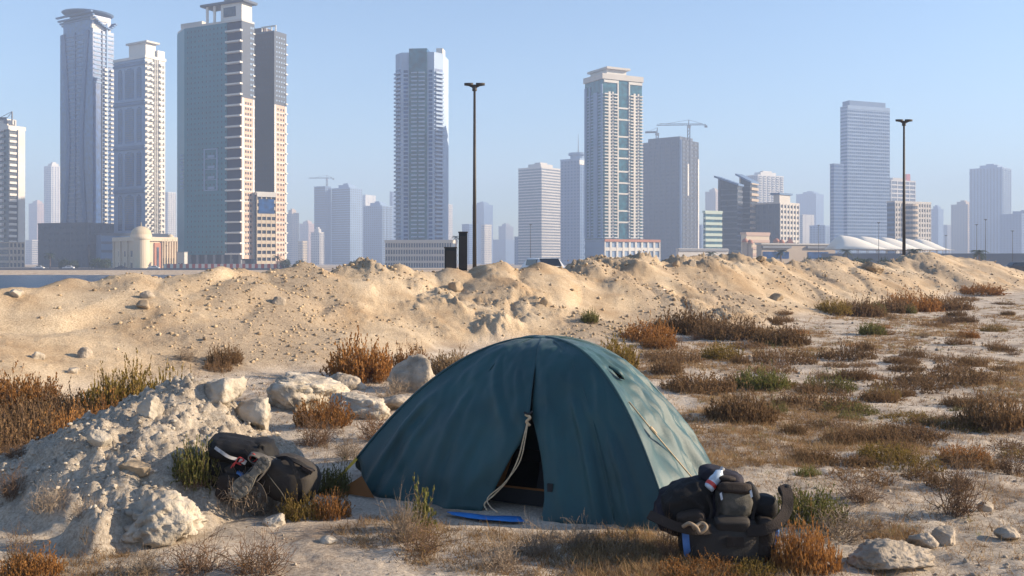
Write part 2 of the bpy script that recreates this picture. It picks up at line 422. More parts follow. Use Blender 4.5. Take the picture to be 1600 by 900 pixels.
# ------------------------------------------------------------------ buildings
GZ = -1.5
class Bld:
    """A block with a near corner: local x runs along the front (left of the corner is negative), local y along the right side."""
    def __init__(s, name, label, cat, x0, xc, x1, ytop, D, th, group=None, base=GZ):
        t = R(th); t0 = (x0 - 800) / F; t1 = (x1 - 800) / F; C = (xc - 800) / F * D
        s.a = (C - t0 * D) / (math.cos(t) + t0 * math.sin(t)); s.b = (t1 * D - C) / (math.sin(t) - t1 * math.cos(t))
        s.h = CAMZ + (410 - ytop) / F * D - base; s.D = D; s.base = base
        s.o = thing(name, label, cat, (C, D, base), -t, group); s.parts = {}
    def z(s, py): return CAMZ + (410 - py) / F * s.D - s.base
    def m(s, name, mt):
        k = (name, mt)
        if k not in s.parts: s.parts[k] = MB()
        return s.parts[k]
    def fb(s, face, name, mt, s0, s1, z0, z1, o1, o0=-.3):
        """box on a face: s0..s1 as fractions of the face from its left edge, out from o0 to o1"""
        if face == 'F': s.m(name, mt).box(-s.a + s0 * s.a, -s.a + s1 * s.a, -o1, -o0, z0, z1)
        else: s.m(name, mt).box(o0, o1, s0 * s.b, s1 * s.b, z0, z1)
    def core(s, mt, name="wall", h=None, z0=0): s.m(name, mt).box(-s.a, 0, 0, s.b, z0, s.h if h is None else h); return s
    def ln(s, face): return s.a if face == 'F' else s.b
    def bands(s, face, mt, s0=0, s1=1, z0=0, z1=None, fh=3.4, frac=.4, out=.25, name="spandrel"):
        z1 = s.h if z1 is None else z1; n = max(1, round((z1 - z0) / fh)); st = (z1 - z0) / n
        for i in range(n + 1):
            a = z0 + i * st - st * frac / 2; s.fb(face, name, mt, s0, s1, max(z0, a), min(z1, a + st * frac), out)
    def piers(s, face, mt, n, s0=0, s1=1, z0=0, z1=None, w=.3, out=.35, name="pier"):
        z1 = s.h if z1 is None else z1; st = (s1 - s0) / n
        for i in range(n + 1):
            c = s0 + i * st; a = max(s0, c - st * w / 2); b = min(s1, c + st * w / 2); s.fb(face, name, mt, a, b, z0, z1, out)
    def balc(s, face, mt, spans, z0=0, z1=None, fh=3.4, out=1.5, t=1.15, name="balcony"):
        z1 = s.h if z1 is None else z1; n = max(1, round((z1 - z0) / fh)); st = (z1 - z0) / n
        for i in range(n):
            for a, b in spans: s.fb(face, name, mt, a, b, z0 + i * st, z0 + i * st + t, out)
    def wins(s, face, mt, cols, z0, z1, fh=3.4, w=1.3, h=1.5, out=.06, name="window"):
        n = max(1, round((z1 - z0) / fh)); st = (z1 - z0) / n; L = s.ln(face)
        for i in range(n):
            for c in cols: s.fb(face, name, mt, c - w / 2 / L, c + w / 2 / L, z0 + i * st + .8, z0 + i * st + .8 + h, out)
    def box(s, name, mt, fx0, fx1, fy0, fy1, z0, z1):
        s.m(name, mt).box(-s.a + fx0 * s.a, -s.a + fx1 * s.a, fy0 * s.b, fy1 * s.b, z0, z1)
    def style(s, face, code, wall, fh=3.5):
        if code == 'g': s.bands(face, wall, fh=fh, frac=.5, out=.2); s.piers(face, wall, max(3, round(s.ln(face) / 4.2)), w=.45, out=.3)
        elif code == 'b': s.bands(face, wall, fh=fh, frac=.36 if face == 'F' else .5, out=.35)  # front's pale bands thinned, putting its shade into the shape
        elif code == 'p': s.bands(face, wall, fh=fh, frac=.3, out=.1); s.piers(face, wall, max(3, round(s.ln(face) / 5)), w=.5, out=.5)
        elif code == 'k':
            s.bands(face, wall, fh=fh, frac=.3, out=.2); n = max(2, round(s.ln(face) / 9)); s.piers(face, wall, n, w=.2, out=.3)
            s.balc(face, wall, [((i + .18) / n, (i + .82) / n) for i in range(n)], fh=fh)
        elif code == 'c': s.bands(face, wall, fh=fh * 2, frac=.06, out=.08, name="mullion"); s.piers(face, wall, max(3, round(s.ln(face) / 4)), w=.08, out=.1, name="mullion")
        elif code == 'w': s.piers(face, wall, 2, w=.9, out=.2); s.bands(face, wall, fh=fh, frac=.55, out=.15)
    def roof(s, mt, o=.4, t=1.2): s.m("roof", mt).box(-s.a - o, o, -o, s.b + o, s.h, s.h + t)
    def done(s):
        for (nm, mt), b in s.parts.items():
            nm = nm.split("#")[0]
            if nm in ("cornice", "column", "glazing", "canopy_edge", "edge_strip", "pier_column", "crown_frame", "ground_column", "terrace_column", "strip_bar", "crown_arch", "bay_light", "panel_light", "panel_frame", "roof_frame"):
                for q in range(len(b.v) // 8):      # every such piece is a part of its own
                    c = MB(); c.v = b.v[q * 8:q * 8 + 8]; c.f = list(BOXF); c.build(nm, mt, s.o)
                continue
            many = nm in ("spandrel", "pier", "balcony", "window", "mullion", "slab", "lattice")
            b.build({"spandrel": "spandrels", "pier": "piers", "balcony": "balconies", "window": "windows", "mullion": "mullions", "slab": "floor_slabs"}.get(nm, nm), mt, s.o, "stuff" if many else None)
        return s

# plain blocks of the skyline: name, label, left, corner, right pixel, top, distance, turn, core, wall, front style, side style, penthouse
SKY = "hazy towers of the far skyline"
PLAIN = [
 ("apartment_tower", "slim pale tower with white ribbed side between striped tower and blue glass tower", 69, 80, 97, 260, 1000, 30, "g_blue", "b_white", 'g', 'p', 1),
 ("apartment_tower", "pinkish faded block low behind the striped white tower", 45, 58, 71, 318, 1300, 30, "g_grey", "b_pink", 'g', 'g', 1),
 ("apartment_block", "small white block at foot of pinkish faded tower", 40, 50, 60, 376, 900, 32, "g_grey", "b_offwhite", 'g', 'b', 0),
 ("apartment_tower", "narrow white tower peeping out beside the teal tower's left edge", 255, 262, 275, 301, 1000, 30, "g_grey", "b_white", 'g', 'p', 0),
 ("apartment_tower", "slim beige tower right of the twin dark tower", 446, 456, 467, 333, 1000, 30, "g_grey", "b_beige", 'b', 'g', 1),
 ("apartment_tower", "brownish beige mid-rise beside slim beige tower", 468, 482, 492, 350, 1250, 32, "g_grey", "b_pink", 'g', 'g', 1),
 ("apartment_block", "low sand-yellow block near palm by twin tower", 466, 473, 480, 378, 760, 32, "g_grey", "b_sand", 'g', 'g', 0),
 ("office_tower", "blue-grey slab standing against the unfinished crane tower", 505, 514, 522, 316, 1000, 32, "g_blue", "b_bluegrey", 'c', 'b', 0),
 ("apartment_tower", "broad blue-white tower with lit ribbed side and rounded rooftop block", 518, 547, 566, 294, 850, 34, "g_grey", "b_paleblue", 'b', 'g', 1),
 ("apartment_tower", "bright white slab rising behind broad blue-white tower", 565, 571, 587, 305, 1300, 30, "g_grey", "b_white", 'b', 'w', 0),
 ("apartment_tower", "blue-grey tower with white balcony side left of octagonal tower", 568, 597, 613, 322, 900, 34, "g_grey", "b_paleblue", 'g', 'k', 1),
 ("apartment_block", "small pale mid-rise with bright right side below the crane tower", 486, 499, 506, 364, 800, 30, "g_grey", "b_offwhite", 'g', 'p', 1),
 ("apartment_tower", "thin faded tower hidden behind octagonal tower's left edge", 609, 613, 622, 300, 1200, 30, "g_grey", "b_bluegrey", 'g', 'g', 0),
 ("apartment_tower", "thin pale tower hidden behind octagonal tower's right edge", 690, 699, 707, 320, 1100, 30, "g_grey", "b_offwhite", 'g', 'g', 0),
 ("apartment_block", "faded blue block just left of tall lamp post", 722, 733, 746, 351, 1000, 32, "g_blue", "b_bluegrey", 'g', 'b', 0),
 ("apartment_tower", "faded blue tower directly behind the tall lamp post", 738, 756, 770, 320, 1300, 32, "g_blue", "b_bluegrey", 'g', 'g', 1),
 ("apartment_block", "small bright-sided block right of tall lamp post", 752, 757, 768, 352, 900, 32, "g_grey", "b_offwhite", 'g', 'g', 0),
 ("apartment_tower", "very faint pair-topped tower lost in the haze", 779, 790, 802, 354, 2100, 30, "g_grey", "b_grey", 'g', 'g', 1),
 ("apartment_block", "long low faint block in haze left of white ribbed tower", 766, 790, 822, 375, 1700, 25, "g_grey", "b_bluegrey", 'g', 'g', 0),
 ("apartment_tower", "tower with blue shaded front and bright white ribbed side", 810, 846, 877, 262, 700, 40, "g_grey", "b_offwhite", 'b', 'b', 1),
 ("apartment_block", "low blue-grey block at foot of white ribbed tower", 804, 814, 828, 371, 720, 34, "g_blue", "b_bluegrey", 'g', 'g', 0),
 ("office_tower", "brownish tower with flat cap behind small green-white block", 1102, 1118, 1129, 300, 1100, 34, "g_grey", "b_beige", 'g', 'g', 1),
 ("apartment_block", "grey-blue block squeezed beside the unfinished dark tower", 1087, 1096, 1105, 352, 900, 34, "g_blue", "b_bluegrey", 'g', 'g', 0),
 ("office_block", "small white block with pale green window bands", 1099, 1102, 1128, 332, 620, 62, "g_teal", "b_greenwhite", 'b', 'b', 0),
 ("apartment_tower", "white tower with gridded lit side and flat overhanging cap", 1166, 1184, 1224, 274, 850, 56, "g_grey", "b_white", 'c', 'k', 1),
 ("apartment_tower", "round-shouldered faded tower with pale right edge", 1244, 1275, 1287, 303, 1500, 38, "g_grey", "b_bluegrey", 'g', 'w', 1),
 ("apartment_block", "pale white block below the round-shouldered faded tower", 1250, 1254, 1272, 336, 950, 55, "g_grey", "b_offwhite", 'b', 'w', 0),
 ("apartment_block", "small blue block with white side left of the tall hotel", 1265, 1289, 1297, 353, 800, 40, "g_blue", "b_paleblue", 'g', 'p', 0),
 ("apartment_tower", "faint low tower with orange-topped crown beyond curved block", 1453, 1466, 1474, 327, 1100, 42, "g_blue", "b_bluegrey", 'g', 'w', 1),
 ("apartment_block", "stepped pinkish-grey block left of ribbed stepped-top tower", 1486, 1512, 1524, 320, 950, 44, "g_grey", "b_beige", 'g', 'g', 1),
 ("apartment_tower", "ribbed blue-white tower with stepped top beyond the last canopy", 1515, 1566, 1580, 262, 900, 44, "g_grey", "b_paleblue", 'p', 'k', 1),
 ("apartment_block", "wide low blue-grey block right of the ribbed stepped-top tower", 1562, 1596, 1650, 335, 800, 46, "g_blue", "b_bluegrey", 'g', 'g', 1),
 ("apartment_block", "low faded block between curved block and stepped pinkish block", 1470, 1480, 1490, 352, 1200, 42, "g_grey", "b_grey", 'g', 'g', 0),
]
for nm, lb, x0, xc, x1, yt, D, th, core, wall, fs, rs, ph in PLAIN:
    D = min(2250 + D * .05, D * 1.75) if D > 640 else D; b = Bld(nm, lb, "building", x0, xc, x1, yt, D, th, SKY)
    b.core(core); b.style('F', fs, wall); b.style('R', rs, wall); b.roof(wall)
    if ph:
        b.box("penthouse", wall, .25, .8, .2, .8, b.h + 1.2, b.h + 6); b.box("plant_room", wall, .4, .65, .35, .7, b.h + 6, b.h + 8.5)
    b.done()

def crane(parent_b, fx, fy, z0, top_py, j0, j1, label):
    """tower crane standing on a roof: jib between two photo columns"""
    mw = parent_b.o.matrix_basis; p = mw @ Vector((-parent_b.a + fx * parent_b.a, fy * parent_b.b, z0)); D = p.y
    o = thing("tower_crane", label, "crane", p); H = CAMZ + (410 - top_py) / F * D - p.z; k = .55
    m = MB(); w = 1.0
    for sx in (-w, w):
        for sy in (-w, w): m.bar((sx, sy, 0), (sx, sy, H), .22)
    n = max(3, int(H / 3))
    for i in range(n):
        for sy in (-w, w): m.bar((-w, sy, H * i / n), (w, sy, H * (i + 1) / n), .14); m.bar((sy, -w, H * i / n), (sy, w, H * (i + 1) / n), .14)
    m.build("mast", "b_grey", o)
    x0 = (j0 - 800) / F * D - p.x; x1 = (j1 - 800) / F * D - p.x
    m = MB(); m.bar((x0, 0, H), (x1, 0, H + .5), .24); m.bar((x0 * .9, 0, H + 1.6), (x1 * .8, 0, H + 1.6), .16)
    for i in range(24):
        a = x0 + (x1 - x0) * i / 24; c = x0 + (x1 - x0) * (i + .5) / 24; m.bar((a, 0, H), (c, 0, H + 1.6), .12); m.bar((c, 0, H + 1.6), (2 * c - a, 0, H), .12)
    m.build("jib", "b_grey", o)
    m = MB(); m.bar((0, 0, H), (0, 0, H + 5), .3); m.bar((0, 0, H + 5), (x0 * .7, 0, H + 1.5), .12); m.bar((0, 0, H + 5), (x1 * .8, 0, H + 1.5), .12); m.build("tower_head", "b_grey", o)
    m = MB(); s = x1 if abs(x1) < abs(x0) else x0; m.box(s - 1.1, s + 1.1, -.9, .9, H - 1.8, H); m.build("counterweight", "b_grey", o)
    m = MB(); m.box(-1, 1.4, -2.2, -.9, H - 2.6, H - .3); m.build("cab", "b_offwhite", o)

# striped white tower at the left edge
b = Bld("apartment_tower", "white striped balcony tower standing above the water beside blue glass tower", "building", -60, 14, 38, 202, 560, 33)
b.core("g_dark", h=b.h); z4 = b.z(378)
b.bands('F', "b_white", z0=z4, fh=3.3, frac=.5, out=1.3, s1=.9, name="balcony"); b.bands('R', "b_white", z0=z4, fh=3.3, frac=.4, out=.9, s0=.0, s1=.45, name="balcony")
b.fb('R', "wall_fin", "b_white", .55, 1, z4, b.h, .8); b.bands('R', "b_beige", z0=0, z1=z4, fh=3.3, frac=.4, out=.5); b.piers('R', "b_beige", 4, z0=0, z1=z4, w=.35, out=.6)
b.bands('F', "b_beige", z0=0, z1=z4, fh=3.3, frac=.35, out=.5); b.roof("b_white", .6, 2.2); b.box("penthouse", "b_white", .45, .9, .2, .8, b.h + 2.2, b.h + 6.5); b.done()
crane(b, .97, .3, b.h + 2, 188, -8, 10, "small tower crane on the striped white tower's roof")

# tall blue glass tower with a flared crown, and its podium
b = Bld("office_tower", "tall blue glass tower with flared crown and hourglass lattice front", "building", 94, 145, 178, 45, 625, 33)
zb = b.z(350); b.core("g_blue"); zt = b.h
n = 44; st = (zt - zb) / n
for i in range(n):
    z0 = zb + i * st; u = (i + .5) / n
    hw = .20 + .17 * (abs(u - .42) / .58) ** 1.5
    b.fb('F', "spandrel", "b_deepblue", .47 - hw, .47 + hw, z0, z0 + st * .34, .3)
    for sg in (-1, 1):
        c = .47 + sg * hw; b.fb('F', "lattice", "b_bluegrey", c - .05, c + .05, z0, z0 + st, .6)
    b.fb('F', "lattice", "b_bluegrey", .455, .485, z0, z0 + st, .45)
    b.fb('R', "spandrel", "b_paleblue", .05 if u > .72 else .42, .98, z0, z0 + st * .34, .35)
    if i < n * .8: b.fb('R', "balcony", "b_white", .50, .64, z0, z0 + st * .5, 1.5); b.fb('R', "balcony", "b_white", .80, .96, z0, z0 + st * .4, 1.4)
b.fb('R', "pier_column", "b_paleblue", .62, .68, zb, zt + 5, .7); b.fb('R', "pier_column", "b_slate", .40, .45, zb, zt, .4)
zc = b.z(22); b.box("crown_glass", "g_blue", .07, .97, .05, .9, zt, zc); b.fb('R', "crown_frame", "b_offwhite", .0, .9, zt + 1, zt + 3.5, -1.0, -2.5); b.fb('R', "crown_frame", "b_offwhite", .0, .75, zt + 6, zt + 8, -.6, -2.5)
m = b.m("crown_brim", "b_bluegrey")
k = 14
for i in range(k):      # brim sweeping up at the corners
    u0 = i / k; u1 = (i + 1) / k
    y0 = -2.5 + u0 * (b.b + 4); y1 = -2.5 + u1 * (b.b + 4)
    zz = zc + 1.0 - 9.0 * math.sin(min(1, u0 * 1.25) * math.pi / 2) ** .8 + 5.5 * max(0, u0 - .72) / .28
    m.box(-b.a - 1.2, 1.6, y0, y1 + .05, zz, zz + 1.0)
b.m("roof_disc", "b_bluegrey").lathe([(b.a * .42, zc + 2.2), (b.a * .45, zc + 3.0), (b.a * .3, zc + 3.8)], (-b.a * .42, b.b * .42), 28)
b.done()
b = Bld("podium_block", "long blue-grey podium at the foot of the blue glass tower", "building", 60, 136, 182, 350, 600, 22)
b.core("g_grey"); b.bands('F', "b_slate", fh=4, frac=.55, out=.3); b.piers('F', "b_slate", 9, w=.2, out=.35); b.bands('R', "b_slate", fh=4, frac=.3, out=.3); b.piers('R', "b_slate", 8, w=.15, out=.35); b.roof("b_slate", .3, 1); b.done()
b = Bld("podium_block", "low grey podium behind the domed palace", "building", 150, 158, 262, 366, 575, 62)
b.core("b_bluegrey"); b.bands('R', "b_slate", fh=5, frac=.3, out=.3); b.roof("b_slate", .3, .8); b.done()

# tower with arched window bays
b = Bld("apartment_tower", "tower with tall arched blue window bays and bright white ribbed side", "building", 178, 227, 258, 90, 600, 32)
b.core("b_paleblue"); zs = [b.z(366), b.z(296), b.z(228), b.z(158), b.z(96)]
for i in range(4):
    z0, z1 = zs[i] + 2.5, zs[i + 1] - 3
    for a, c in ((.14, .27), (.36, .64), (.73, .88)):
        mid = (a + c) / 2; ag = "arched_glazing#%d%d" % (i, a * 100)
        b.fb('F', ag, "g_blue", a, c, z0, z1 - 3, .15)
        for q in range(4):
            w = (c - a) / 2 * math.sqrt(1 - ((q + .5) / 4) ** 2); b.fb('F', ag, "g_blue", mid - w, mid + w, z1 - 3 + q * .8, z1 - 3 + (q + 1) * .8, .15)
        for q in range(1, 16): b.fb('F', "mullion", "b_slate", a, c, z0 + (z1 - z0) * q / 16, z0 + (z1 - z0) * q / 16 + .35, .22)
    b.fb('F', "cornice", "b_bluegrey", 0, 1, zs[i + 1] - 1.6, zs[i + 1] - .2, .8); b.fb('F', "cornice", "b_paleblue", 0, 1, zs[i + 1] + .6, zs[i + 1] + 1.6, .6)
b.wins('R', "g_dark", (.13, .33, .47, .60, .74, .9), zs[0], b.h - 2, 3.4, 1.6, 1.7)
b.fb('R', "sunlit_facing", "b_white", 0, 1, 0, b.h, .03); b.balc('R', "b_white", ((.02, .12), (.24, .36), (.68, .8)), zs[0], b.h, 3.4, 1.6, 1.2)  # thin white skin over the pale blue wall puts sunlight into colour
b.piers('R', "b_white", 3, s0=.4, s1=.66, w=.3, out=.7); b.roof("b_white", .5, 1.6)
b.box("penthouse", "b_white", .42, .95, .1, .6, b.h + 1.6, b.h + 9.5); b.box("penthouse_cap", "b_offwhite", .36, 1.02, .03, .7, b.h + 9.5, b.h + 10.6); b.box("parapet_gable", "b_white", .9, 1.0, .62, .98, b.h + 1.6, b.h + 6); b.done()

# the domed palace on the shore
b = Bld("palace", "cream palace with golden dome, round porch and columns", "building", 178, 222, 276, 372, 440, 40)
b.core("b_cream"); b.wins('F', "g_dark", (.2, .42, .64), 0, 4, 4, 2.0, 2.4); b.wins('F', "g_dark", (.2, .42, .64), 5, 9, 4, 2.0, 2.6)
b.piers('F', "b_cream", 4, w=.22, out=.7, name="column"); b.fb('F', "cornice", "b_cream", 0, 1, b.h - 1.2, b.h + .6, .9); b.fb('R', "cornice", "b_cream", 0, 1, b.h - 1.2, b.h + .6, .9)
b.fb('R', "portal", "b_terracotta", .34, .52, 0, b.h - 2, .5); b.fb('R', "portal_glass", "g_grey", .40, .46, 0, b.h - 4, .62); b.piers('R', "b_cream", 6, s0=.55, w=.3, out=.9, name="column"); b.wins('R', "g_dark", (.6, .68, .75, .83, .91), 1, 5, 4, 1.4, 3.4)
r = b.a * .13; b.m("round_porch", "b_cream").lathe([(r, 0), (r, b.h - .5), (r * 1.15, b.h - .4), (r * 1.15, b.h + .5)], (0, 0), 24)
r = b.a * .18; cx, cy = -b.a * .30, b.b * .22
b.m("dome_drum", "b_cream").lathe([(r * 1.05, b.h), (r * 1.05, b.h + 1.6), (r, b.h + 1.6), (r, b.h + 1.8)], (cx, cy), 28)
b.m("dome", "b_sand").lathe([(r * math.cos(a * R(90) / 9), b.h + 1.8 + r * .85 * math.sin(a * R(90) / 9)) for a in range(9)] + [(.2, b.h + 1.8 + r * .86), (.12, b.h + 3.6 + r * .85)], (cx, cy), 28)
r2 = r * .34; b.m("small_dome", "b_sand").lathe([(r2 * math.cos(a * R(90) / 6), b.h + .6 + r2 * math.sin(a * R(90) / 6)) for a in range(6)] + [(.1, b.h + .6 + r2)], (-b.a * .1, b.b * .9), 16)
b.done()

# teal tower (with a chamfered left edge) and its dark twin
b = Bld("apartment_tower", "huge teal tower with dark balcony strip and cream lit side", "building", 264, 377, 397, 32, 470, 27)
H = b.h; zb = b.z(398); sp = .805
tl = b.m("wall", "b_teal"); fr = b.a * sp
tl.prism([(-b.a + fr, 0), (-b.a + fr, b.b), (-b.a - 1, b.b), (-b.a - 2.2, 7.5), (-b.a + .22 * b.a, 0)], 7, H)
b.m("strip_wall", "b_navy").box(-b.a + fr, -.0, .35, b.b, 5, H - .5)
b.fb('R', "upper_facing", "b_slate", 0, 1, b.z(152), H, .25, -.2); b.fb('R', "lower_facing", "b_pink", 0, 1, 5, b.z(152), .25, -.2)
n = 22; st = (H - zb) / n
for i in range(n):
    z0 = zb + i * st
    b.fb('F', "balcony", "b_white", sp + .005, 1.012, z0, z0 + .8, 1.5)
    b.fb('R', "slab", "b_white", .0, 1.02, z0, z0 + .55, .32) if z0 < b.z(154) else b.fb('R', "slab", "b_white", .86, 1.02, z0, z0 + .6, .6)
for c in (.1, .92): b.fb('R', "edge_strip", "b_white", c - .07, c + .07, 5, b.z(152), .36, 0)
cols = [.27 + i * .052 for i in range(11)]
b.wins('F', "g_dark", cols, zb, H - 1, (H - zb) / 44, .75, 1.0, .07)
b.wins('R', "g_dark", (.32, .5, .7), 6, b.z(156), (H - zb) / 44, .9, 1.2, .34); b.wins('R', "b_paleblue", (.72, .88), b.z(150), H - 1, (H - zb) / 44, .8, 1.0, .34)
# glazed slot and framed panel low on the teal front
zs0, zs1 = b.z(291), b.z(232)
for i in range(10): b.fb('F', "bay_light", "b_paleblue", .165, .20, zs0 + (zs1 - zs0) * i / 10, zs0 + (zs1 - zs0) * (i + .45) / 10, .22)
zs0, zs1 = b.z(296), b.z(229)
for z0, z1, a, c in ((zs0, zs0 + .5, .5, .68), (zs1 - .5, zs1, .5, .68), (zs0, zs1, .495, .51), (zs0, zs1, .67, .685)): b.fb('F', "panel_frame", "b_paleblue", a, c, z0, z1, .3)
for i in range(4):
    z0 = zs0 + (zs1 - zs0) * i / 4; b.fb('F', "panel_light", "b_paleblue", .55, .64, z0 + .7, z0 + 1.9, .28); b.fb('F', "panel_frame", "b_paleblue", .51, .67, z0 + .02, z0 + .4, .26)
for i in range(9): b.box("ground_column", "b_grey", .04 + i * .115, .07 + i * .115, .02, .10, 0, 8.0)
b.box("ground_wall", "b_dark", .06, .97, .2, .95, 0, 7)
b.m("roof", "b_offwhite").prism([(.2, .1), (.2, b.b), (-b.a - .8, b.b), (-b.a - 2.0, 7.6), (-b.a + .22 * b.a, .1)], H, H + 1.0); b.box("roof_house", "b_offwhite", .12, .42, .25, .8, H + 1.0, H + 3.2)
b.box("penthouse", "b_white", .70, .98, .15, .95, H + 1.1, H + 9.2); b.box("penthouse_glass", "g_dark", .74, .90, .12, .149, H + 3, H + 7.5)
for fx in (.5, .6): b.box("terrace_column", "b_white", fx, fx + .025, .12, .2, H + 1.1, H + 9.2)
b.box("penthouse_cap", "b_slate", .44, 1.03, .0, 1.1, H + 9.2, H + 10.3); b.m("mast", "b_grey").bar((-b.a * .15, b.b * .5, H + 10), (-b.a * .15, b.b * .5, H + 15), .3); b.m("antenna_box", "b_grey").box(-b.a * .3, -b.a * .2, b.b * .4, b.b * .6, H + 10.3, H + 12.6)
b.done()
b = Bld("apartment_tower", "dark brown twin tower with slate and cream side behind teal tower", "building", 385, 428, 447, 50, 520, 27)
H = b.h; b.core("b_brown"); b.fb('R', "upper_facing", "b_slate", 0, 1, b.z(163), H, .25, -.2); b.fb('R', "lower_facing", "b_pink", 0, 1, 4, b.z(163), .25, -.2)
n = 22; st = (H - 8) / n
for i in range(n):
    z0 = 8 + i * st
    b.fb('R', "slab", "b_white", .88, 1.05, z0, z0 + .7, .9)
    if z0 < b.z(165): b.fb('R', "slab", "b_white", 0, 1, z0, z0 + .5, .33)
for c in (.06, .94): b.fb('R', "edge_strip", "b_white", c - .06, c + .06, 4, b.z(163), .36, 0)
b.wins('R', "g_dark", (.3, .55, .75), 6, b.z(166), st / 2, .9, 1.2, .34); b.wins('R', "b_paleblue", (.2, .4, .6, .8), b.z(160), H - 1, st / 2, .8, .9, .34)
b.wins('F', "b_dark", [.1 + .1 * i for i in range(9)], b.z(290), H - 1, st / 2, .9, 1.1, .05)
b.box("roof_frame", "b_white", .45, .98, .2, .24, H + 3.4, H + 4.2)
for fx in (.45, .62, .8, .95): b.box("roof_frame", "b_white", fx, fx + .03, .2, .24, H, H + 3.5)
b.box("roof_house", "b_brown", .1, .5, .3, .9, H, H + 4); b.m("roof", "b_slate").box(-b.a - .2, .2, -.2, b.b + .2, H, H + .8); b.done()
b = Bld("parking_block", "cream parking storeys with dark openings between the twin towers", "building", 396, 401, 431, 304, 475, 60)
b.core("g_dark"); b.bands('R', "b_cream", fh=3.3, frac=.5, out=.4); b.piers('R', "b_cream", 4, w=.16, out=.5); b.fb('R', "top_arcade", "b_white", 0, 1, b.h - 1, b.h + 1, .8)
b.fb('R', "top_glazing", "g_blue", .1, .9, b.h - 9, b.h - 2, .55); b.roof("b_white", .3, 1.4); b.done()

# octagonal tower on a white podium
b = Bld("apartment_tower", "octagonal blue-white tower with central glass strip on white podium", "building", 615, 690, 697, 92, 560, 6)
H = b.h; a, bb = b.a, b.b; c = a * .155; bd = a
pts = [(-a + c, 0), (-c, 0), (0, c * 1.2), (0, bd - c), (-c, bd), (-a + c, bd), (-a, bd - c), (-a, c * 1.2)]
b.m("wall", "b_sky").prism(pts, 0, H); b.m("roof", "b_sky").prism([(x * 1.0, y) for x, y in pts], H, H + 4); zb = b.z(378)
n = 42; st = (H - 6 - zb) / n
b.fb('F', "central_strip", "g_teal", .33, .70, zb, H + 6, 1.0); b.m("crown_box", "g_blue").box(-a * .67, -a * .30, 1, a * .5, H, H + 6)
for i in range(n):
    z0 = zb + i * st
    b.fb('F', "balcony", "b_sky", .375, .495, z0 + .2, z0 + 1.0, 1.6); b.fb('F', "balcony", "b_sky", .53, .655, z0 + .2, z0 + 1.0, 1.7)
    b.fb('F', "window", "g_blue", .21, .30, z0 + .8, z0 + 2.3, .08); b.fb('F', "window", "g_blue", .73, .81, z0 + .8, z0 + 2.3, .08)
    # balconies on the chamfers
    m = b.m("balcony", "b_sky")
    for (x0, y0), (x1, y1) in ((pts[7], pts[0]), (pts[1], pts[2])):
        d = Vector((x1 - x0, y1 - y0, 0)); nn = Vector((d.y, -d.x, 0)).normalized(); cc = Vector(((x0 + x1) / 2, (y0 + y1) / 2, z0 + .8))
        m.obox(cc + nn * .5, d * .43, nn * .9, Vector((0, 0, .5)))
        b.m("window", "g_blue").obox(cc + nn * .02 + Vector((0, 0, 1.5)), d * .42, nn * .08, Vector((0, 0, .8)))
b.m("corner_turret", "b_white").box(-c * .9, -.2, c, c * 3, H + 4, H + 7); b.done()
b = Bld("podium_block", "white gridded podium under the octagonal tower", "building", 602, 706, 714, 378, 545, 8)
b.core("g_grey"); b.bands('F', "b_offwhite", fh=3.6, frac=.35, out=.4); b.piers('F', "b_offwhite", 26, w=.25, out=.45); b.bands('R', "b_offwhite", fh=3.6, frac=.4, out=.4); b.roof("b_offwhite", .4, 1.2); b.done()

# tower beside the lit gridded one: round crown and spire
b = Bld("office_tower", "slim blue tower with round crown and thin spire", "building", 876, 906, 926, 250, 1100, 38, SKY)
b.core("g_blue"); b.style('F', 'g', "b_bluegrey"); b.style('R', 'g', "b_bluegrey"); b.roof("b_paleblue", .4, 2); b.fb('R', "lit_panel", "b_white", -.05, .6, b.h - 5, b.h, .6)
r = b.a * .34; b.m("round_crown", "b_paleblue").lathe([(r, b.h + 2), (r, b.h + 6), (r * 1.25, b.h + 6.5), (r * 1.25, b.h + 9), (r * .5, b.h + 9.5)], (-b.a * .35, b.b * .4), 24)
b.m("spire", "b_grey").tube([(-b.a * .35, b.b * .4, b.h + 9), (-b.a * .35, b.b * .4, b.z(207))], [.6, .15], 6); b.done()

# lit gridded tower with central glass strip
b = Bld("apartment_tower", "bright gridded tower with blue-green glass strip up its lit side", "building", 914, 942, 1003, 116, 560, 62)
H = b.h; b.core("g_teal"); zb = b.z(372); zt = b.z(142); n = 46; st = (zt - zb) / n
for i in range(n):
    z0 = zb + i * st
    for a_, c_ in ((.05, .36), (.68, .99)):
        b.fb('R', "spandrel", "b_white", a_, c_, z0, z0 + st * .36, .35)
    b.fb('R', "balcony", "b_white", .02, .12, z0, z0 + st * .34, 1.3); b.fb('R', "balcony", "b_white", .26, .36, z0, z0 + st * .34, 1.3)
    b.fb('R', "balcony", "b_white", .68, .78, z0, z0 + st * .34, 1.3); b.fb('R', "balcony", "b_white", .92, 1.0, z0, z0 + st * .34, 1.3)
    b.fb('F', "spandrel", "b_paleblue", .12, .98, z0, z0 + st * .4, .3)  # spandrels and piers here pale blue: shade of the front put into colour
for c_, w_ in ((.375, .03), (.665, .03), (.16, .05), (.245, .03), (.80, .05), (.90, .04)): b.fb('R', "pier", "b_white", c_ - w_ / 2, c_ + w_ / 2, zb, zt if w_ > .03 or c_ in (.245,) else b.z(128), .45)
for c_, w_ in ((.06, .12), (.62, .22), (.96, .08), (.3, .05)): b.fb('F', "pier", "b_paleblue", c_ - w_ / 2, c_ + w_ / 2, zb, zt + (4 if c_ != .62 else 0), .45)
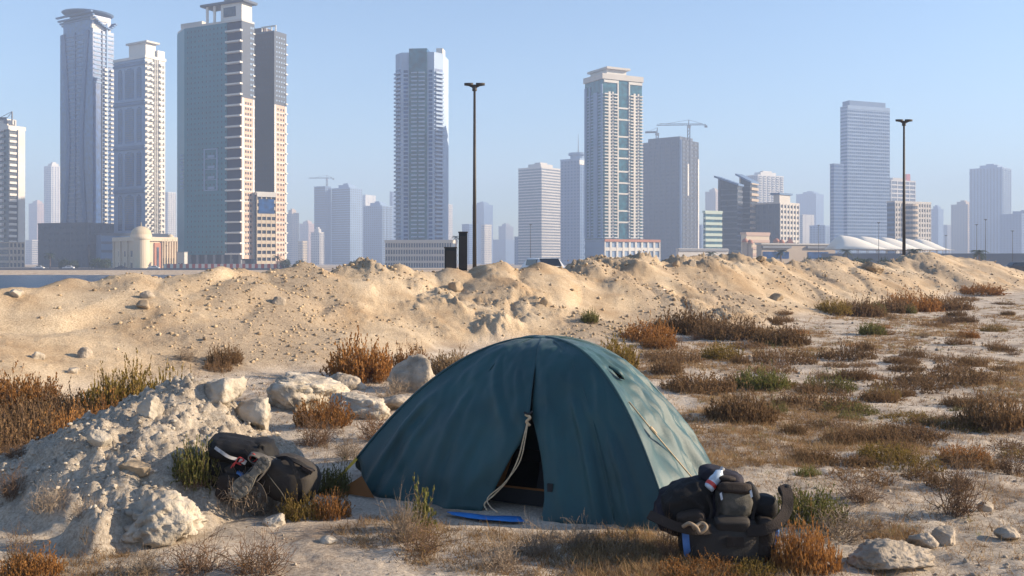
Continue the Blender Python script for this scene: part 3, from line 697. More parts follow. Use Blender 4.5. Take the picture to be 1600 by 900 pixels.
for py in (168, 186, 213, 232, 247, 268, 286, 303, 330, 348): b.fb('R', "strip_bar", "b_white", .385, .655, b.z(py), b.z(py) + .9, .4)
b.fb('R', "crown_arch", "b_white", .02, .39, b.z(128), b.z(124), .5); b.fb('R', "crown_arch", "b_white", .65, 1.0, b.z(128), b.z(124), .5)
b.m("roof", "b_offwhite").box(-b.a - .6, .8, -.8, b.b + .6, H - 2.5, H + .6); b.box("penthouse", "b_white", .05, .95, .12, .62, H + .6, H + 3.4); b.box("penthouse_cap", "b_offwhite", -.05, 1.05, .08, .68, H + 3.4, H + 4.6); b.done()
b = Bld("podium_block", "white podium with terracotta roof edge under the bright gridded tower", "building", 914, 944, 1031, 374, 545, 60)
b.core("b_paleblue"); b.fb('R', "roof_edge", "b_terracotta", 0, 1, b.h - 1.2, b.h + .2, .8); b.piers('R', "b_white", 9, w=.3, out=.5); b.bands('R', "b_white", fh=5, frac=.35, out=.4); b.bands('F', "b_paleblue", fh=4, frac=.4, out=.4); b.done()  # pale blue front bands put the white podium's shade into colour

# unfinished dark tower with cranes
b = Bld("unfinished_tower", "dark unfinished concrete tower with cranes on its roof", "building", 1004, 1066, 1091, 218, 880, 40)
b.core("g_grey"); b.bands('F', "b_slate", fh=3.6, frac=.5, out=.3); b.piers('F', "b_slate", 7, w=.35, out=.4); b.bands('R', "b_dark", fh=3.6, frac=.4, out=.4); b.piers('R', "b_slate", 4, w=.2, out=.5)
b.fb('R', "painted_sunlit_edge", "b_white", .93, 1.0, 0, b.z(245), .9); b.fb('R', "lit_stair", "b_white", .28, .36, b.z(305), b.z(255), .9); b.fb('F', "corner_fin", "b_paleblue", .95, 1.0, 0, b.h, .9)  # white fin puts the tower's sunlit right edge into the colour
b.box("roof_deck", "b_slate", .1, .9, .1, .9, b.h, b.h + 3.5); b.done()
crane(b, .98, .45, b.h - 20, 196, 1026, 1103, "long-armed tower crane over the dark unfinished tower")
crane(b, .25, .3, b.h, 208, 1008, 1026, "small tower crane behind the dark unfinished tower's left roof edge")
b = Bld("unfinished_tower", "hazy unfinished slab with a crane left of the broad blue-white tower", "building", 491, 508, 517, 292, 1500, 32)
b.core("b_slate"); b.style('F', 'b', "b_bluegrey"); b.style('R', 'g', "b_bluegrey"); b.roof("b_bluegrey"); b.done()
crane(b, .95, .4, b.h, 279, 482, 521, "faint tower crane above the hazy unfinished slab")

# two dark slant-roofed towers
def slant(label, x0, xc, x1, yl, yr, D, th, mats):
    b = Bld("office_tower", label, "building", x0, xc, x1, yr, D, th); zl = b.z(yl); H = b.h; a, w = b.a, b.b
    m = b.m("wall", mats[0]); m.v = [(-a, 0, 0), (0, 0, 0), (0, w, 0), (-a, w, 0), (-a, 0, zl), (0, 0, H), (0, w, H), (-a, w, zl)]; m.f = list(BOXF)
    k = b.m("roof_blade", "b_bluegrey"); n0 = 0
    k.v = [(-a - 3, -.6, zl + 1), (1, -.6, H - .1), (1, w + .5, H - .1), (-a - 3, w + .5, zl + 1), (-a - 3, -.6, zl + 2.2), (1, -.6, H + 1), (1, w + .5, H + 1), (-a - 3, w + .5, zl + 2.2)]; k.f = list(BOXF)
    b.fb('F', "edge_fin", mats[1], -.02, .1, 0, zl, .5); b.bands('F', mats[2], fh=3.6, frac=.25, out=.12, s0=.12, z1=min(zl, H) - 2); return b
b = slant("dark glass tower with blade roof sloping down to the right", 1123, 1152, 1160, 278, 290, 640, 36, ("g_dark", "b_slate", "b_slate")); b.bands('R', "b_slate", fh=3.6, frac=.4, out=.3); b.done()
b = slant("dark narrow blade-roofed tower with curved balcony side", 1156, 1172, 1183, 275, 286, 650, 38, ("g_dark", "b_beige", "b_slate")); b.bands('R', "b_beige", fh=3.6, frac=.45, out=1.2, name="balcony"); b.done()

# stepped pale building
b = Bld("apartment_block", "stepped grey block with white vertical-ribbed corner tower", "building", 1181, 1218, 1248, 318, 640, 46)
b.core("g_grey"); b.style('F', 'g', "b_slate"); b.bands('R', "b_offwhite", fh=3.5, frac=.45, out=.4); b.piers('R', "b_offwhite", 6, w=.35, out=.6); b.roof("b_offwhite", .4, 1)
b.box("corner_tower", "b_offwhite", .75, 1.0, 0, .55, b.h, b.z(304)); b.box("corner_tower_cap", "b_bluegrey", .65, 1.05, -.05, .62, b.z(304), b.z(301)); b.done()

# the tall hotel slab and its wing
b = Bld("hotel_tower", "tall pale blue hotel slab with flat rooftop block", "building", 1313, 1324, 1390, 165, 1000, 68)
b.core("g_blue"); b.bands('R', "b_paleblue", fh=3.5, frac=.42, out=.25); b.piers('R', "b_paleblue", 22, w=.22, out=.3); b.bands('F', "b_paleblue", fh=3.5, frac=.5, out=.25)
b.fb('R', "top_band", "b_paleblue", 0, 1, b.h - 3, b.h + .5, .5); b.box("rooftop_block", "b_bluegrey", 0, 1, .05, .9, b.h, b.h + 5.5); b.done()
b = Bld("hotel_wing", "lower blue wing against the left side of the tall hotel", "building", 1297, 1303, 1318, 257, 990, 66)
b.core("g_blue"); b.bands('R', "b_bluegrey", fh=3.5, frac=.42, out=.25); b.bands('F', "b_bluegrey", fh=3.5, frac=.4, out=.25); b.roof("b_bluegrey", .3, 1); b.done()
b = Bld("apartment_tower", "open-framed pale tower with red rooftop sign behind slim lamp post", "building", 1384, 1392, 1430, 282, 1300, 62)
b.core("g_grey"); b.bands('R', "b_white", fh=5.5, frac=.3, out=.6); b.piers('R', "b_white", 4, w=.1, out=.7); b.bands('F', "b_offwhite", fh=5.5, frac=.35, out=.5); b.roof("b_offwhite", .4, 1); b.box("red_sign", "b_red", .3, .7, .70, .86, b.h + 1, b.h + 10); b.box("roof_house", "b_offwhite", .1, .9, .1, .5, b.h + 1, b.h + 4); b.done()
b = Bld("apartment_block", "pale block with rounded balcony bay behind slim lamp post", "building", 1386, 1398, 1454, 316, 660, 62)
b.core("g_grey"); b.bands('F', "b_bluegrey", fh=3.4, frac=.4, out=.3); b.piers('R', "b_offwhite", 14, w=.45, out=.5); b.bands('R', "b_offwhite", fh=3.4, frac=.4, out=.4); r = b.b * .2
for i in range(round(b.h / 3.4)): b.m("balcony", "b_beige").lathe([(r, i * 3.4), (r, i * 3.4 + 1.5)], (-r * .35, b.b * .42), 20)
b.m("bay_wall", "g_dark").lathe([(r * .93, 0), (r * .93, b.h - 1)], (-r * .35, b.b * .42), 20); b.roof("b_offwhite", .3, 1); b.done()

# low mall and its little towers
b = Bld("mall", "long low pinkish mall with blue glazing strips", "building", 1182, 1190, 1305, 382, 430, 66)
b.core("b_beige")
for a_, c_ in ((.02, .36), (.62, .9)): b.fb('R', "glazing", "g_blue", a_, c_, b.h * .45, b.h * .72, .2); b.fb('R', "canopy_edge", "b_grey", a_ - .02, c_ + .02, b.h * .86, b.h * .95, .9)
b.roof("b_offwhite", .5, .6); b.done()
for px, tp, lb in ((1164, 372, "little round kiosk with terracotta dome left of the mall"), (1172, 374, "second little domed kiosk close against the mall corner"), (1213, 372, "domed terracotta turret behind the mall roof"), (1221, 374, "smaller terracotta dome beside the pyramid roof")):
    D = 470; p = W(px, 410, D); o = thing("domed_kiosk", lb, "kiosk", (p.x, D, GZ)); h = CAMZ + (410 - tp) / F * D - GZ
    MB().lathe([(1.3, 0), (1.3, h - 2.4), (1.7, h - 2.3), (1.7, h - 2)], k=14).build("drum", "b_beige", o)
    MB().lathe([(1.6 * math.cos(a * R(90) / 5), h - 2 + 1.9 * math.sin(a * R(90) / 5)) for a in range(5)] + [(.1, h)], k=14).build("dome", "b_terracotta", o, smooth=True)
p = W(1234, 410, 480); o = thing("pyramid_pavilion", "beige pavilion with steep brown pyramid roof behind the mall", "pavilion", (p.x, 480, GZ))
MB().box(-3.2, 3.2, -3, 3, 0, 9).build("wall", "b_beige", o); m = MB(); m.v = [(-3.6, -3.4, 9), (3.6, -3.4, 9), (3.6, 3.4, 9), (-3.6, 3.4, 9), (0, 0, 15.5)]; m.f = [(3, 2, 1, 0), (0, 1, 4), (1, 2, 4), (2, 3, 4), (3, 0, 4)]; m.build("roof", "b_terracotta", o)
b = Bld("pavilion_block", "low cream building with stepped roof left of the mall", "building", 1158, 1166, 1202, 366, 560, 62)
b.core("b_cream"); b.bands('R', "b_pink", fh=4, frac=.4, out=.4); b.roof("b_pink", .4, 1.2); b.done()
b = Bld("long_shed", "low white shed in front of the dark unfinished tower", "building", 1056, 1060, 1138, 388, 520, 64)
b.core("b_offwhite"); b.fb('R', "eave", "b_grey", 0, 1, b.h - 1.4, b.h - .3, .6); b.done()

# white tensile canopies
D = 420
for px0, pk, px1, yt, lb in ((1296, 1313, 1384, 368, "first white tensile canopy, its tall blunt end toward the hotel"), (1334, 1352, 1420, 369, "second white tensile canopy overlapping the first"),
                             (1372, 1392, 1450, 370, "middle white tensile canopy left of the slim lamp post"), (1412, 1428, 1482, 371, "fourth white tensile canopy right of the slim lamp post"), (1446, 1462, 1506, 372, "last white tensile canopy, its long tail toward the palms")):
    a = W(px0, 410, D); D2 = D + (pk - 1313) * .12
    o = thing("tensile_canopy", lb, "canopy", (a.x, D2, GZ), 0, "white tensile canopies"); L = (px1 - px0) / F * D; pkf = (pk - px0) / (px1 - px0); h = CAMZ + (410 - yt) / F * D - GZ; e = CAMZ + (410 - 390) / F * D - GZ
    nu, nv = 28, 14; v = []; f = []
    for i in range(nu + 1):
        u = i / nu; prof = math.sin(min(1, u / pkf) * math.pi / 2) ** .8 if u < pkf else math.cos((u - pkf) / (1 - pkf) * math.pi / 2) ** 1.3
        for j in range(nv + 1):
            w = j / nv * 2 - 1; zz = e + (h - e) * prof * (1 - w * w)
            v.append((u * L, w * 9 * (1 + .15 * math.sin(u * 3.1)), zz))
    f = [(i * (nv + 1) + j, (i + 1) * (nv + 1) + j, (i + 1) * (nv + 1) + j + 1, i * (nv + 1) + j + 1) for i in range(nu) for j in range(nv)]
    me = mesh_np("membrane", v, f, True); c = link("membrane", me, "canopy", o); sm = c.modifiers.new("thick", 'SOLIDIFY'); sm.thickness = .12
    for q in range(6):
        x = L * (q + .2) / 6; MB().tube([(x, -8.6, 0), (x, -8.6, e + .15)], .14, 8).build("post", "b_offwhite", o)
m = MB(); A = W(1285, 410, 400)
wl_ = tag(MB().box(A.x, A.x + 140, 400, 401, GZ, CAMZ + 14 / F * 400).build("boundary_wall", "b_slate"), "long dark boundary wall in front of the white canopies", "wall")
wl2 = tag(MB().box(A.x + 60, A.x + 190, 330, 330.6, -1.5, 1.5).build("boundary_wall", "b_dark"), "low dark wall beyond the right end of the sand bank", "wall")
wl3 = tag(MB().box(-330, -88, 404, 404.5, -1.6, -.55).build("sea_wall", "b_slate"), "long low sea wall along the far beach below the towers", "wall")
MB().box(-172, -138, 425, 438, -1.5, -.9).build("palace_lawn", "lawn", kind="structure")

# red and white hoarding round the teal tower's site
o = thing("site_hoarding", "red and white striped hoarding panels along the teal tower's base", "barrier", (0, 0, 0)); D = 432
xa, xb = W(256, 410, D).x, W(452, 410, D).x; n = 40
pm = {}
for i in range(n):
    key = "b_red" if i % 2 else "b_white"
    if key not in pm:
        t = MB().box(0, (xb - xa) / n - .04, 0, .15, 0, 2.5).build("panel", key, o); pm[key] = t
    else: t = pm[key].copy(); COL.objects.link(t); t.parent = o
    t.location = (xa + (xb - xa) * i / n, D, -1.35)
b = Bld("billboard_hut", "small white site cabin beside the teal tower's hoarding", "cabin", 276, 288, 293, 394, 440, 30); b.core("b_offwhite"); b.wins('F', "g_dark", (.3, .7), 1, 4, 3, 1, 1.2); b.roof("b_grey", .2, .2); b.done()

# ------------------------------------------------------------------ palms, small trees, lamps, cars
def palm_mesh(seed):
    r = random.Random(seed); m = MB()
    for i in range(26):
        a = r.random() * 6.283; el = r.uniform(-.5, 1.2); L = r.uniform(1.9, 2.6); pts = []
        for k in range(7):
            t = k / 6; pts.append(Vector((math.cos(a) * L * t * math.cos(el * (1 - t * .5)), math.sin(a) * L * t * math.cos(el * (1 - t * .5)), L * t * math.sin(el) - 1.3 * t * t * L * .5)))
        side = Vector((-math.sin(a), math.cos(a), 0))
        for k in range(6):
            for q in range(3):
                p = pts[k].lerp(pts[k + 1], q / 3); w = .75 * (1 - abs(k / 6 - .35))
                for sg in (-1, 1):
                    n = len(m.v); tip = p + side * sg * w + (pts[k + 1] - pts[k]) * .9 + Vector((0, 0, -.25)); m.v += [tuple(p), tuple(p + (pts[k + 1] - pts[k]) * .3), tuple(tip)]; m.f.append((n, n + 1, n + 2))
    return m
PALM = None
def palm(px, ytop, ybase, D, label, z0=GZ):
    global PALM
    x = (px - 800) / F * D; h = CAMZ + (410 - ytop) / F * D - z0; o = thing("palm_tree", label, "palm", (x, D, z0))
    MB().tube([(0, 0, 0), (.1, 0, h * .4), (0, .05, h - 1.6)], [.32, .22, .2], 8).build("trunk", "twig", o)
    if PALM is None: PALM = palm_mesh(3).build("crown", "leaf_tree", o); c = PALM
    else: c = PALM.copy(); COL.objects.link(c); c.parent = o
    c.location = (0, 0, h - 1.6); c.rotation_euler = (0, 0, px * .7)
for px, yt, D, lb in ((78, 392, 425, "feathery palm on the far shore below the podium"), (433, 396, 428, "palm in front of the cream parking storeys"), (1322, 385, 330, "palm in front of the first white canopy"), (1427, 383, 250, "dark palm beside the slim lamp post"),
                      (1530, 385, 260, "palm standing alone past the last canopy"), (1220, 386, 330, "palm in front of the mall's glazing"), (1110, 389, 330, "small palm before the small green-white block"), (1284, 397, 300, "short palm at the mall's right end"), (1352, 398, 240, "low bushy palm under the second canopy")):
    palm(px, yt, 412, D, lb)
palm(712, 366, 380, 545, "little palm on the white podium's corner", 9.5)
def clump(seed, n=900):
    r = np.random.default_rng(seed); d = r.normal(size=(n, 3)); d /= np.linalg.norm(d, axis=1)[:, None]
    rad = (.55 + .45 * r.random(n)) * (1 + .5 * noise3(d * 1.7 + seed * 9)); c = d * rad[:, None] * np.array([1, 1, .7]); c[:, 2] += .72
    u = r.normal(size=(n, 3)) * .10; w = r.normal(size=(n, 3)) * .10
    v = np.stack([c, c + u, c + w], 1).reshape(-1, 3); return mesh_np("crown", v, np.arange(3 * n).reshape(-1, 3))
CL = [clump(i) for i in range(3)]
for k, (px, yt, D, s, lb) in enumerate(((100, 404, 424, 2.6, "dark round tree right of the far shore palm"), (116, 406, 424, 2.2, "small dark tree before the podium's middle"), (152, 403, 425, 3.0, "dark tree before the podium's right part"), (165, 404, 424, 2.6, "dark tree beside the palace lawn"),
                                        (446, 404, 428, 2.4, "small dark tree right of the parking storeys palm"), (470, 406, 430, 2.6, "low dark tree behind the second sand heap"), (1262, 401, 240, 1.4, "dark shrub tree by the mall's right glazing"), (1340, 402, 235, 1.7, "dark shrub tree left of the low bushy palm"), (1382, 402, 230, 1.8, "dark shrub tree below the middle canopy"), (1440, 398, 245, 1.7, "dark shrub tree beside the dark palm"))):
    z0 = -1.45; o = thing("shore_tree", lb, "tree", ((px - 800) / F * D, D, z0)); h = CAMZ + (410 - yt) / F * D - z0
    MB().tube([(0, 0, 0), (.05, 0, h * .4), (0, 0, h * .75)], [.22, .16, .06], 7).build("trunk", "twig", o)
    c = link("crown", CL[k % 3], "leaf_tree", o); c.scale = (s, s, max(.5, h / 1.45)); 
def lamp(px, ytop, D, label, big=False, group=None, double=True, z0=None):
    x = (px - 800) / F * D; z0 = (gz(x, D) - .05) if z0 is None else z0; h = CAMZ + (410 - ytop) / F * D - z0
    o = thing("street_lamp", label, "street lamp", (x, D, z0), 0, group); k = 1.0 if big else .8
    rb = .125 * k; m = MB(); m.tube([(0, 0, 0), (0, 0, .9)], [rb * 1.3, rb * 1.3], 14); m.tube([(0, 0, .9), (0, 0, h - .15)], [rb, rb * .55], 14); m.build("pole", "lamp_steel", o, smooth=True)
    MB().tube([(0, 0, h - .3), (0, 0, h + .05)], .14 * k, 12).build("collar", "lamp_steel", o)
    for sg in ((-1, 1) if double else (-1,)):
        MB().tube([(0, 0, h - .12), (sg * .3 * k, -.05, h + .02), (sg * .42 * k, -.05, h + .05)], .06 * k, 8).build("arm", "lamp_steel", o)
        v = []; f = []; nu, nv = 12, 10
        for i in range(nu + 1):
            t = i / nu; w = .21 * math.sin(math.pi * min(.985, max(.02, t)) ** .8) ** .6 + .02
            for j in range(nv):
                a = 2 * math.pi * j / nv; v.append((sg * (.08 + .52 * t) * k, w * math.cos(a) * k, h + (.06 + .11 * math.sin(a) * (1 - .3 * t) + .03 * t) * k))
        f = [(i * nv + j, i * nv + (j + 1) % nv, (i + 1) * nv + (j + 1) % nv, (i + 1) * nv + j) for i in range(nu) for j in range(nv)]
        me = mesh_np("lamp_head", np.array(v), np.array(f), True); link("lamp_head", me, "lamp_steel", o)
    return o
lamp(741.5, 134, 58, "tallest twin-headed lamp post rising behind the middle of the sand bank", True)
lamp(1412.5, 190, 72, "slim dark twin-headed lamp post behind the right end of the sand bank", True)
FARL = "small lamp posts in the distance"
for px, yt, D, lb in ((139, 383, 418, "thin far lamp post before the podium"), (260, 384, 418, "thin far lamp post by the site cabin"), (829, 351, 300, "pale thin lamp post in front of white ribbed tower"), (1373, 348, 300, "thin far lamp post between first canopies"),
                      (1478, 368, 330, "short far lamp post at the last canopy"), (1526, 351, 300, "thin far lamp post left of the lone palm"), (1540, 343, 270, "taller far lamp post right of the lone palm"), (1582, 361, 290, "thin far lamp post above the low dark wall"), (1279, 352, 360, "thin far lamp post before the mall's right end")):
    lamp(px, yt, D, lb, False, FARL, True, -1.4)

def car(loc, rz, body, label, group=None):
    o = thing("parked_car", label, "car", loc, rz, group); m = MB()
    prof = [(-2.3, .35), (-2.35, .75), (-2.1, 1.0), (-1.15, 1.08), (-.55, 1.62), (1.3, 1.66), (1.95, 1.1), (2.3, 1.0), (2.35, .4)]
    n = len(prof)
    for yy, sc in ((-.92, 1), (.92, 1)):
        for x, z in prof: m.v.append((x, yy * (1 if z < 1.2 else .82), z))
    m.f = [tuple(range(n))[::-1], tuple(range(n, 2 * n))] + [(i, (i + 1) % n, n + (i + 1) % n, n + i) for i in range(n)]
    bo = m.build("body", body, o); bv = bo.modifiers.new("bevel", 'BEVEL'); bv.width = .08; bv.segments = 3
    for sg in (-1, 1): MB().obox((.35, sg * .845, 1.36), (.85, 0, 0), (0, sg * .03, -.002), (0, -sg * .04, .2)).build("side_window", "car_glass", o)
    MB().obox((-.86, 0, 1.36), (.26, 0, .24), (0, .68, 0), (.02, 0, -.02)).build("windscreen", "car_glass", o); MB().obox((1.66, 0, 1.38), (.26, 0, -.22), (0, .68, 0), (.02, 0, .02)).build("rear_window", "car_glass", o)
    for x in (-1.45, 1.45):
        for sg in (-1, 1):
            w = MB().tube([(x, sg * .70, .34), (x, sg * .95, .34)], .34, 18).build("wheel", "tyre", o); MB().tube([(x, sg * .94, .34), (x, sg * .965, .34)], .2, 14).build("rim", "b_grey", w)
    for sg in (-1, 1): MB().obox((-2.33, sg * .66, .8), (.03, 0, 0), (0, .2, 0), (0, 0, .09)).build("headlight", "clear_plastic", o)
    return o
x = (852 - 800) / F * 66; car((x, 66, CAMZ + 7 / F * 66 - 1.66), R(112), "car_white", "white car half hidden behind the sand bank crest")
for px, D, c, lb in ((1588, 150, "car_dark", "dark car beside a white car beyond the bank's tail"), (1598, 165, "car_white", "white car beside a dark car beyond the bank's tail"), (107, 412, "car_white", "white car on shore road near the palm"), (76 + 30, 416, "car_dark", "dark car on shore road beside a white car"),
                     (60, 414, "car_white", "white car on shore road below the striped tower"), (189, 412, "car_dark", "dark car on shore road before the palace"), (240, 413, "car_white", "white car on shore road near site cabin")):
    x = (px - 800) / F * D; car((x, D, max(gz(x, D), -1.2 if 405 < D < 421 else -9)), R(4), c, lb)
# dark roadside pillar and cabinet behind the bank
for x0, x1, yt, D, lb, nm in ((717, 730, 364, 38, "tall black pillar sign beside the lamp post on the sand bank", "pillar_sign"), (695, 713, 388, 37, "squat black cabinet left of the tall black pillar sign", "roadside_cabinet")):
    p = W((x0 + x1) / 2, 410, D); w = (x1 - x0) / F * D / 2; z0 = gz(p.x, D) - .1; h = CAMZ + (410 - yt) / F * D - z0
    o = thing(nm, lb, nm.split("_")[1], (p.x, D, z0)); MB().box(-w, w, -.12, .12, 0, h).build("casing", "black_panel", o); MB().box(-w - .02, w + .02, -.14, .14, h, h + .05).build("cap", "lamp_steel", o)
    MB().box(-w * .75, w * .75, -.135, -.121, h * .55, h * .96).build("face_panel", "lamp_steel", o)
# ------------------------------------------------------------------ the tent
def make_tent():
    A = np.array([.245, 7.885, 1.207]); zg = lambda x, y: gz(x, y)
    corner = {'FL': (-1.40, 7.92, 2.0), 'FR': (1.067, 6.63, 2.6), 'BR': (1.70, 8.42, 2.2), 'BL': (-.62, 9.35, 2.2)}
    def pole(k, s):
        cx, cy, p = corner[k]; s = np.asarray(s); zb = zg(cx, cy)
        return np.stack([A[0] + (cx - A[0]) * s, A[1] + (cy - A[1]) * s, zb + (A[2] - zb) * (1 - s ** p)], -1)
    root = thing("dome_tent", "dark teal dome tent with tied-open door pitched on sandy ground", "tent", (A[0], A[1], 0)); base = Vector((A[0], A[1], 0))
    def panel(name, k0, k1, sfun, tl, tr, nu=70, nv=60, bulge=.0, wr=.012, seed=0, mt="tent", folds=()):
        u = np.linspace(0, 1, nu)[:, None]; w = np.linspace(0, 1, nv)[None, :]
        s = u * np.ones_like(w); t0 = tl(s); t1 = tr(s); t = t0 + (t1 - t0) * w
        smax = sfun(t); ss = .012 + (smax - .012) * u
        t0 = tl(ss); t1 = tr(ss); t = t0 + (t1 - t0) * w
        P0 = pole(k0, ss); P1 = pole(k1, ss); P = P0 + (P1 - P0) * t[..., None]
        e = np.array(corner[k1][:2]) - np.array(corner[k0][:2]); n = np.array([e[1], -e[0]]) / np.hypot(*e)
        if n @ (np.array(corner[k0][:2]) - A[:2]) < 0: n = -n
        sag = np.sin(np.pi * np.clip(t, 0, 1)) * ss
        disp = bulge * sag
        # drape folds: run down the panel, stronger toward the hem, plus random creases
        q = P.reshape(-1, 3)
        cre = fbm3(np.stack([t.ravel() * 5 + seed, ss.ravel() * 1.6, np.zeros(t.size) + seed], 1), 3).reshape(t.shape)
        fine = fbm3(q * np.array([7, 7, 4]) + seed, 3).reshape(t.shape)
        ridge = -np.abs(cre) * 2 + .5
        tt = np.clip(t, 0, 1); edge = np.minimum(1, np.minimum(tt, 1 - tt) * 9)
        disp = disp + (wr * 3.4 * ridge * sstep(.2, 1., ss) + wr * 1.6 * fine) * edge
        for tc, sl, s0, s1, amp, wd in folds:      # single creases of the slack cloth
            ln = t - (tc + sl * (ss - s0)); disp = disp + amp * np.exp(-(ln / wd) ** 2) * sstep(s0, s0 + .12, ss) * (1 - .7 * sstep(s1, s1 + .1, ss)) - .5 * amp * np.exp(-((ln - 1.6 * wd) / wd) ** 2) * sstep(s0, s0 + .12, ss) * (1 - .7 * sstep(s1, s1 + .1, ss))
        P[..., 0] += n[0] * disp; P[..., 1] += n[1] * disp; P[..., 2] += .25 * disp
        P = P.reshape(-1, 3) - np.array(base)
        i = np.arange(nu - 1)[:, None] * nv; j = np.arange(nv - 1)[None, :]
        f = np.stack([i + j, i + j + 1, i + nv + j + 1, i + nv + j], -1).reshape(-1, 4)
        me = mesh_np(name, P, f, True); o = link(name, me, mt, root)
        so = o.modifiers.new("cloth", 'SOLIDIFY'); so.thickness = .006; so.offset = 0
        return o
    T0 = .622; S0 = .725
    gap = lambda s: np.clip((s - S0) / (1.0 - S0), 0, 1.2)
    hemF = lambda t: 1.025 - .125 * np.exp(-(t / .10) ** 2) + .012 * np.sin(t * 23)
    zero = lambda s: 0 * s; one = lambda s: 0 * s + 1
    FOLD = ((.10, .02, .62, 1.2, .030, .016), (.19, -.03, .66, 1.2, .026, .018), (.30, .05, .55, .95, .022, .02), (.42, -.06, .75, 1.2, .02, .015), (.30, .55, .34, .70, .020, .02), (.50, .30, .42, .72, .014, .014),
            (.80, .05, .6, 1.2, .034, .018), (.90, .03, .7, 1.2, .028, .016), (.72, .02, .66, 1.2, .018, .014), (.98, -.35, .45, .68, .014, .016))
    FOLDR = ((.25, .25, .30, .7, .02, .03), (.45, -.2, .35, .8, .024, .03), (.62, .1, .4, 1.0, .022, .03), (.78, -.1, .3, .9, .024, .025), (.15, .3, .6, 1.0, .018, .03), (.9, -.3, .5, 1.0, .02, .03))
    panel("front_left_flap", 'FL', 'FR', hemF, zero, lambda s: T0 - .120 * gap(s) ** 1.25, bulge=.10, wr=.022, seed=3, folds=FOLD)
    panel("front_right_flap", 'FL', 'FR', hemF, lambda s: T0 + .055 * np.sin(np.clip(gap(s), 0, 1) * 1.9) ** .8, one, bulge=.10, wr=.022, seed=8, folds=FOLD)
    full = lambda t: 1.0 + 0 * t
    panel("right_side", 'FR', 'BR', lambda t: .995 + .01 * np.sin(t * 17), zero, one, bulge=.05, wr=.034, seed=14, folds=FOLDR)
    panel("rear_side", 'BR', 'BL', full, zero, one, 40, 40, .04, seed=19); panel("left_side", 'BL', 'FL', lambda t: 1.0 - .1 * t ** 6, zero, one, 40, 40, .04, seed=25)
    # poles in their sleeves show as rounded seams
    for k in corner:
        pts = [Vector(p) - base + Vector((0, 0, .004)) for p in pole(k, np.linspace(0, .985 if k != 'FL' else .90, 40))]
        MB().tube(pts, .011, 8).build("pole_sleeve", "tent", root, smooth=True)
    MB().lathe([(.10, 1.19), (.07, 1.213), (.02, 1.222)], (0, 0), 20).build("apex_cap", "tent", root, smooth=True)
    # inner tent behind the door
    fl, fr_ = np.array(corner['FL'][:2]), np.array(corner['FR'][:2]); bl, br = np.array(corner['BL'][:2]), np.array(corner['BR'][:2])
    def inn(t, d, z):      # point inside: t along the front, d depth inward (0..1)
        a = fl + (fr_ - fl) * t; b_ = bl + (br - bl) * t; p = a + (b_ - a) * d; return (p[0] - base.x, p[1] - base.y, z)
    m = MB(); m.v = [inn(.16, .13, .12), inn(.50, .13, .12), inn(.535, .27, .62), inn(.42, .40, .88), inn(.28, .30, .55)]; m.f = [(0, 1, 2, 3, 4)]; o = m.build("inner_curtain", "tent_inner", root); so = o.modifiers.new("t", 'SOLIDIFY'); so.thickness = .006
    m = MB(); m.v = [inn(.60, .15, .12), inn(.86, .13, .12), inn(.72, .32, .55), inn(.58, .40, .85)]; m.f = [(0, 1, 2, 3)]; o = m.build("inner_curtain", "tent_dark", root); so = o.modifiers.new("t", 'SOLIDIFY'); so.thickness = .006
    m = MB()
    for t0_, t1_, d0_, d1_ in ((.08, .95, .11, .125), (.06, .075, .12, .9), (.94, .955, .12, .9), (.08, .95, .9, .915)):
        a, b_, c, d = inn(t0_, d0_, .01), inn(t1_, d0_, .01), inn(t1_, d1_, .01), inn(t0_, d1_, .01); n = len(m.v)
        m.v += [a, b_, c, d] + [(p[0], p[1], .13) for p in (a, b_, c, d)]; m.f += [tuple(n + i for i in q) for q in BOXF]
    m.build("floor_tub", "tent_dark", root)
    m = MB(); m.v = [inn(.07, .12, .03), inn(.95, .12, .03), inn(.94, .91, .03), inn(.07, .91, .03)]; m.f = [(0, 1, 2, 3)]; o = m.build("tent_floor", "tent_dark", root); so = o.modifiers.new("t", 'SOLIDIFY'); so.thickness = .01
    MB().tube([inn(.30, .105, .135), inn(.5, .103, .133), inn(.70, .105, .135)], .009, 6).build("tub_trim", "tent_inner", root)
    # sheet of blue plastic lying out of the door
    m = MB(); zz = lambda x, y, h: (x - base.x, y - base.y, zg(x, y) + h)
    nu = 14; a0, a1, b0, b1 = Vector((-.46, 7.04)), Vector((.06, 6.92)), Vector((-.40, 6.93)), Vector((.10, 6.74))
    for i in range(nu + 1):
        t = i / nu
        for j in range(4):
            p = a0.lerp(a1, t).lerp(b0.lerp(b1, t), j / 3 * (.45 + .55 * math.sin(t * 2.6 + .3))); m.v.append(zz(p.x, p.y, .022 + .003 * math.sin(t * 9 + j)))
    m.f = [(i * 4 + j, (i + 1) * 4 + j, (i + 1) * 4 + j + 1, i * 4 + j + 1) for i in range(nu) for j in range(3)]
    o = m.build("groundsheet", "blue_sheet", root, smooth=True); so = o.modifiers.new("t", 'SOLIDIFY'); so.thickness = .006
    # cord that ties the flap, hanging down from its knot
    def fp(s, t, out=0.0):
        p = pole('FL', np.array([s]))[0] * (1 - t) + pole('FR', np.array([s]))[0] * t; n_ = Vector((-.46, -.88, .2)).normalized(); return Vector(p) + n_ * (out + .10 * math.sin(math.pi * t) * s) - base
    k = fp(S0, T0, .035)
    MB().tube(bez([k, fp(.79, T0 - .008, .05), fp(.86, T0 - .02, .06), fp(.92, T0 - .045, .07), fp(.96, T0 - .075, .09), fp(.985, T0 - .095, .12), fp(1.0, T0 - .08, .15)], 10), .0055, 6).build("tie_cord", "rope", root, smooth=True)
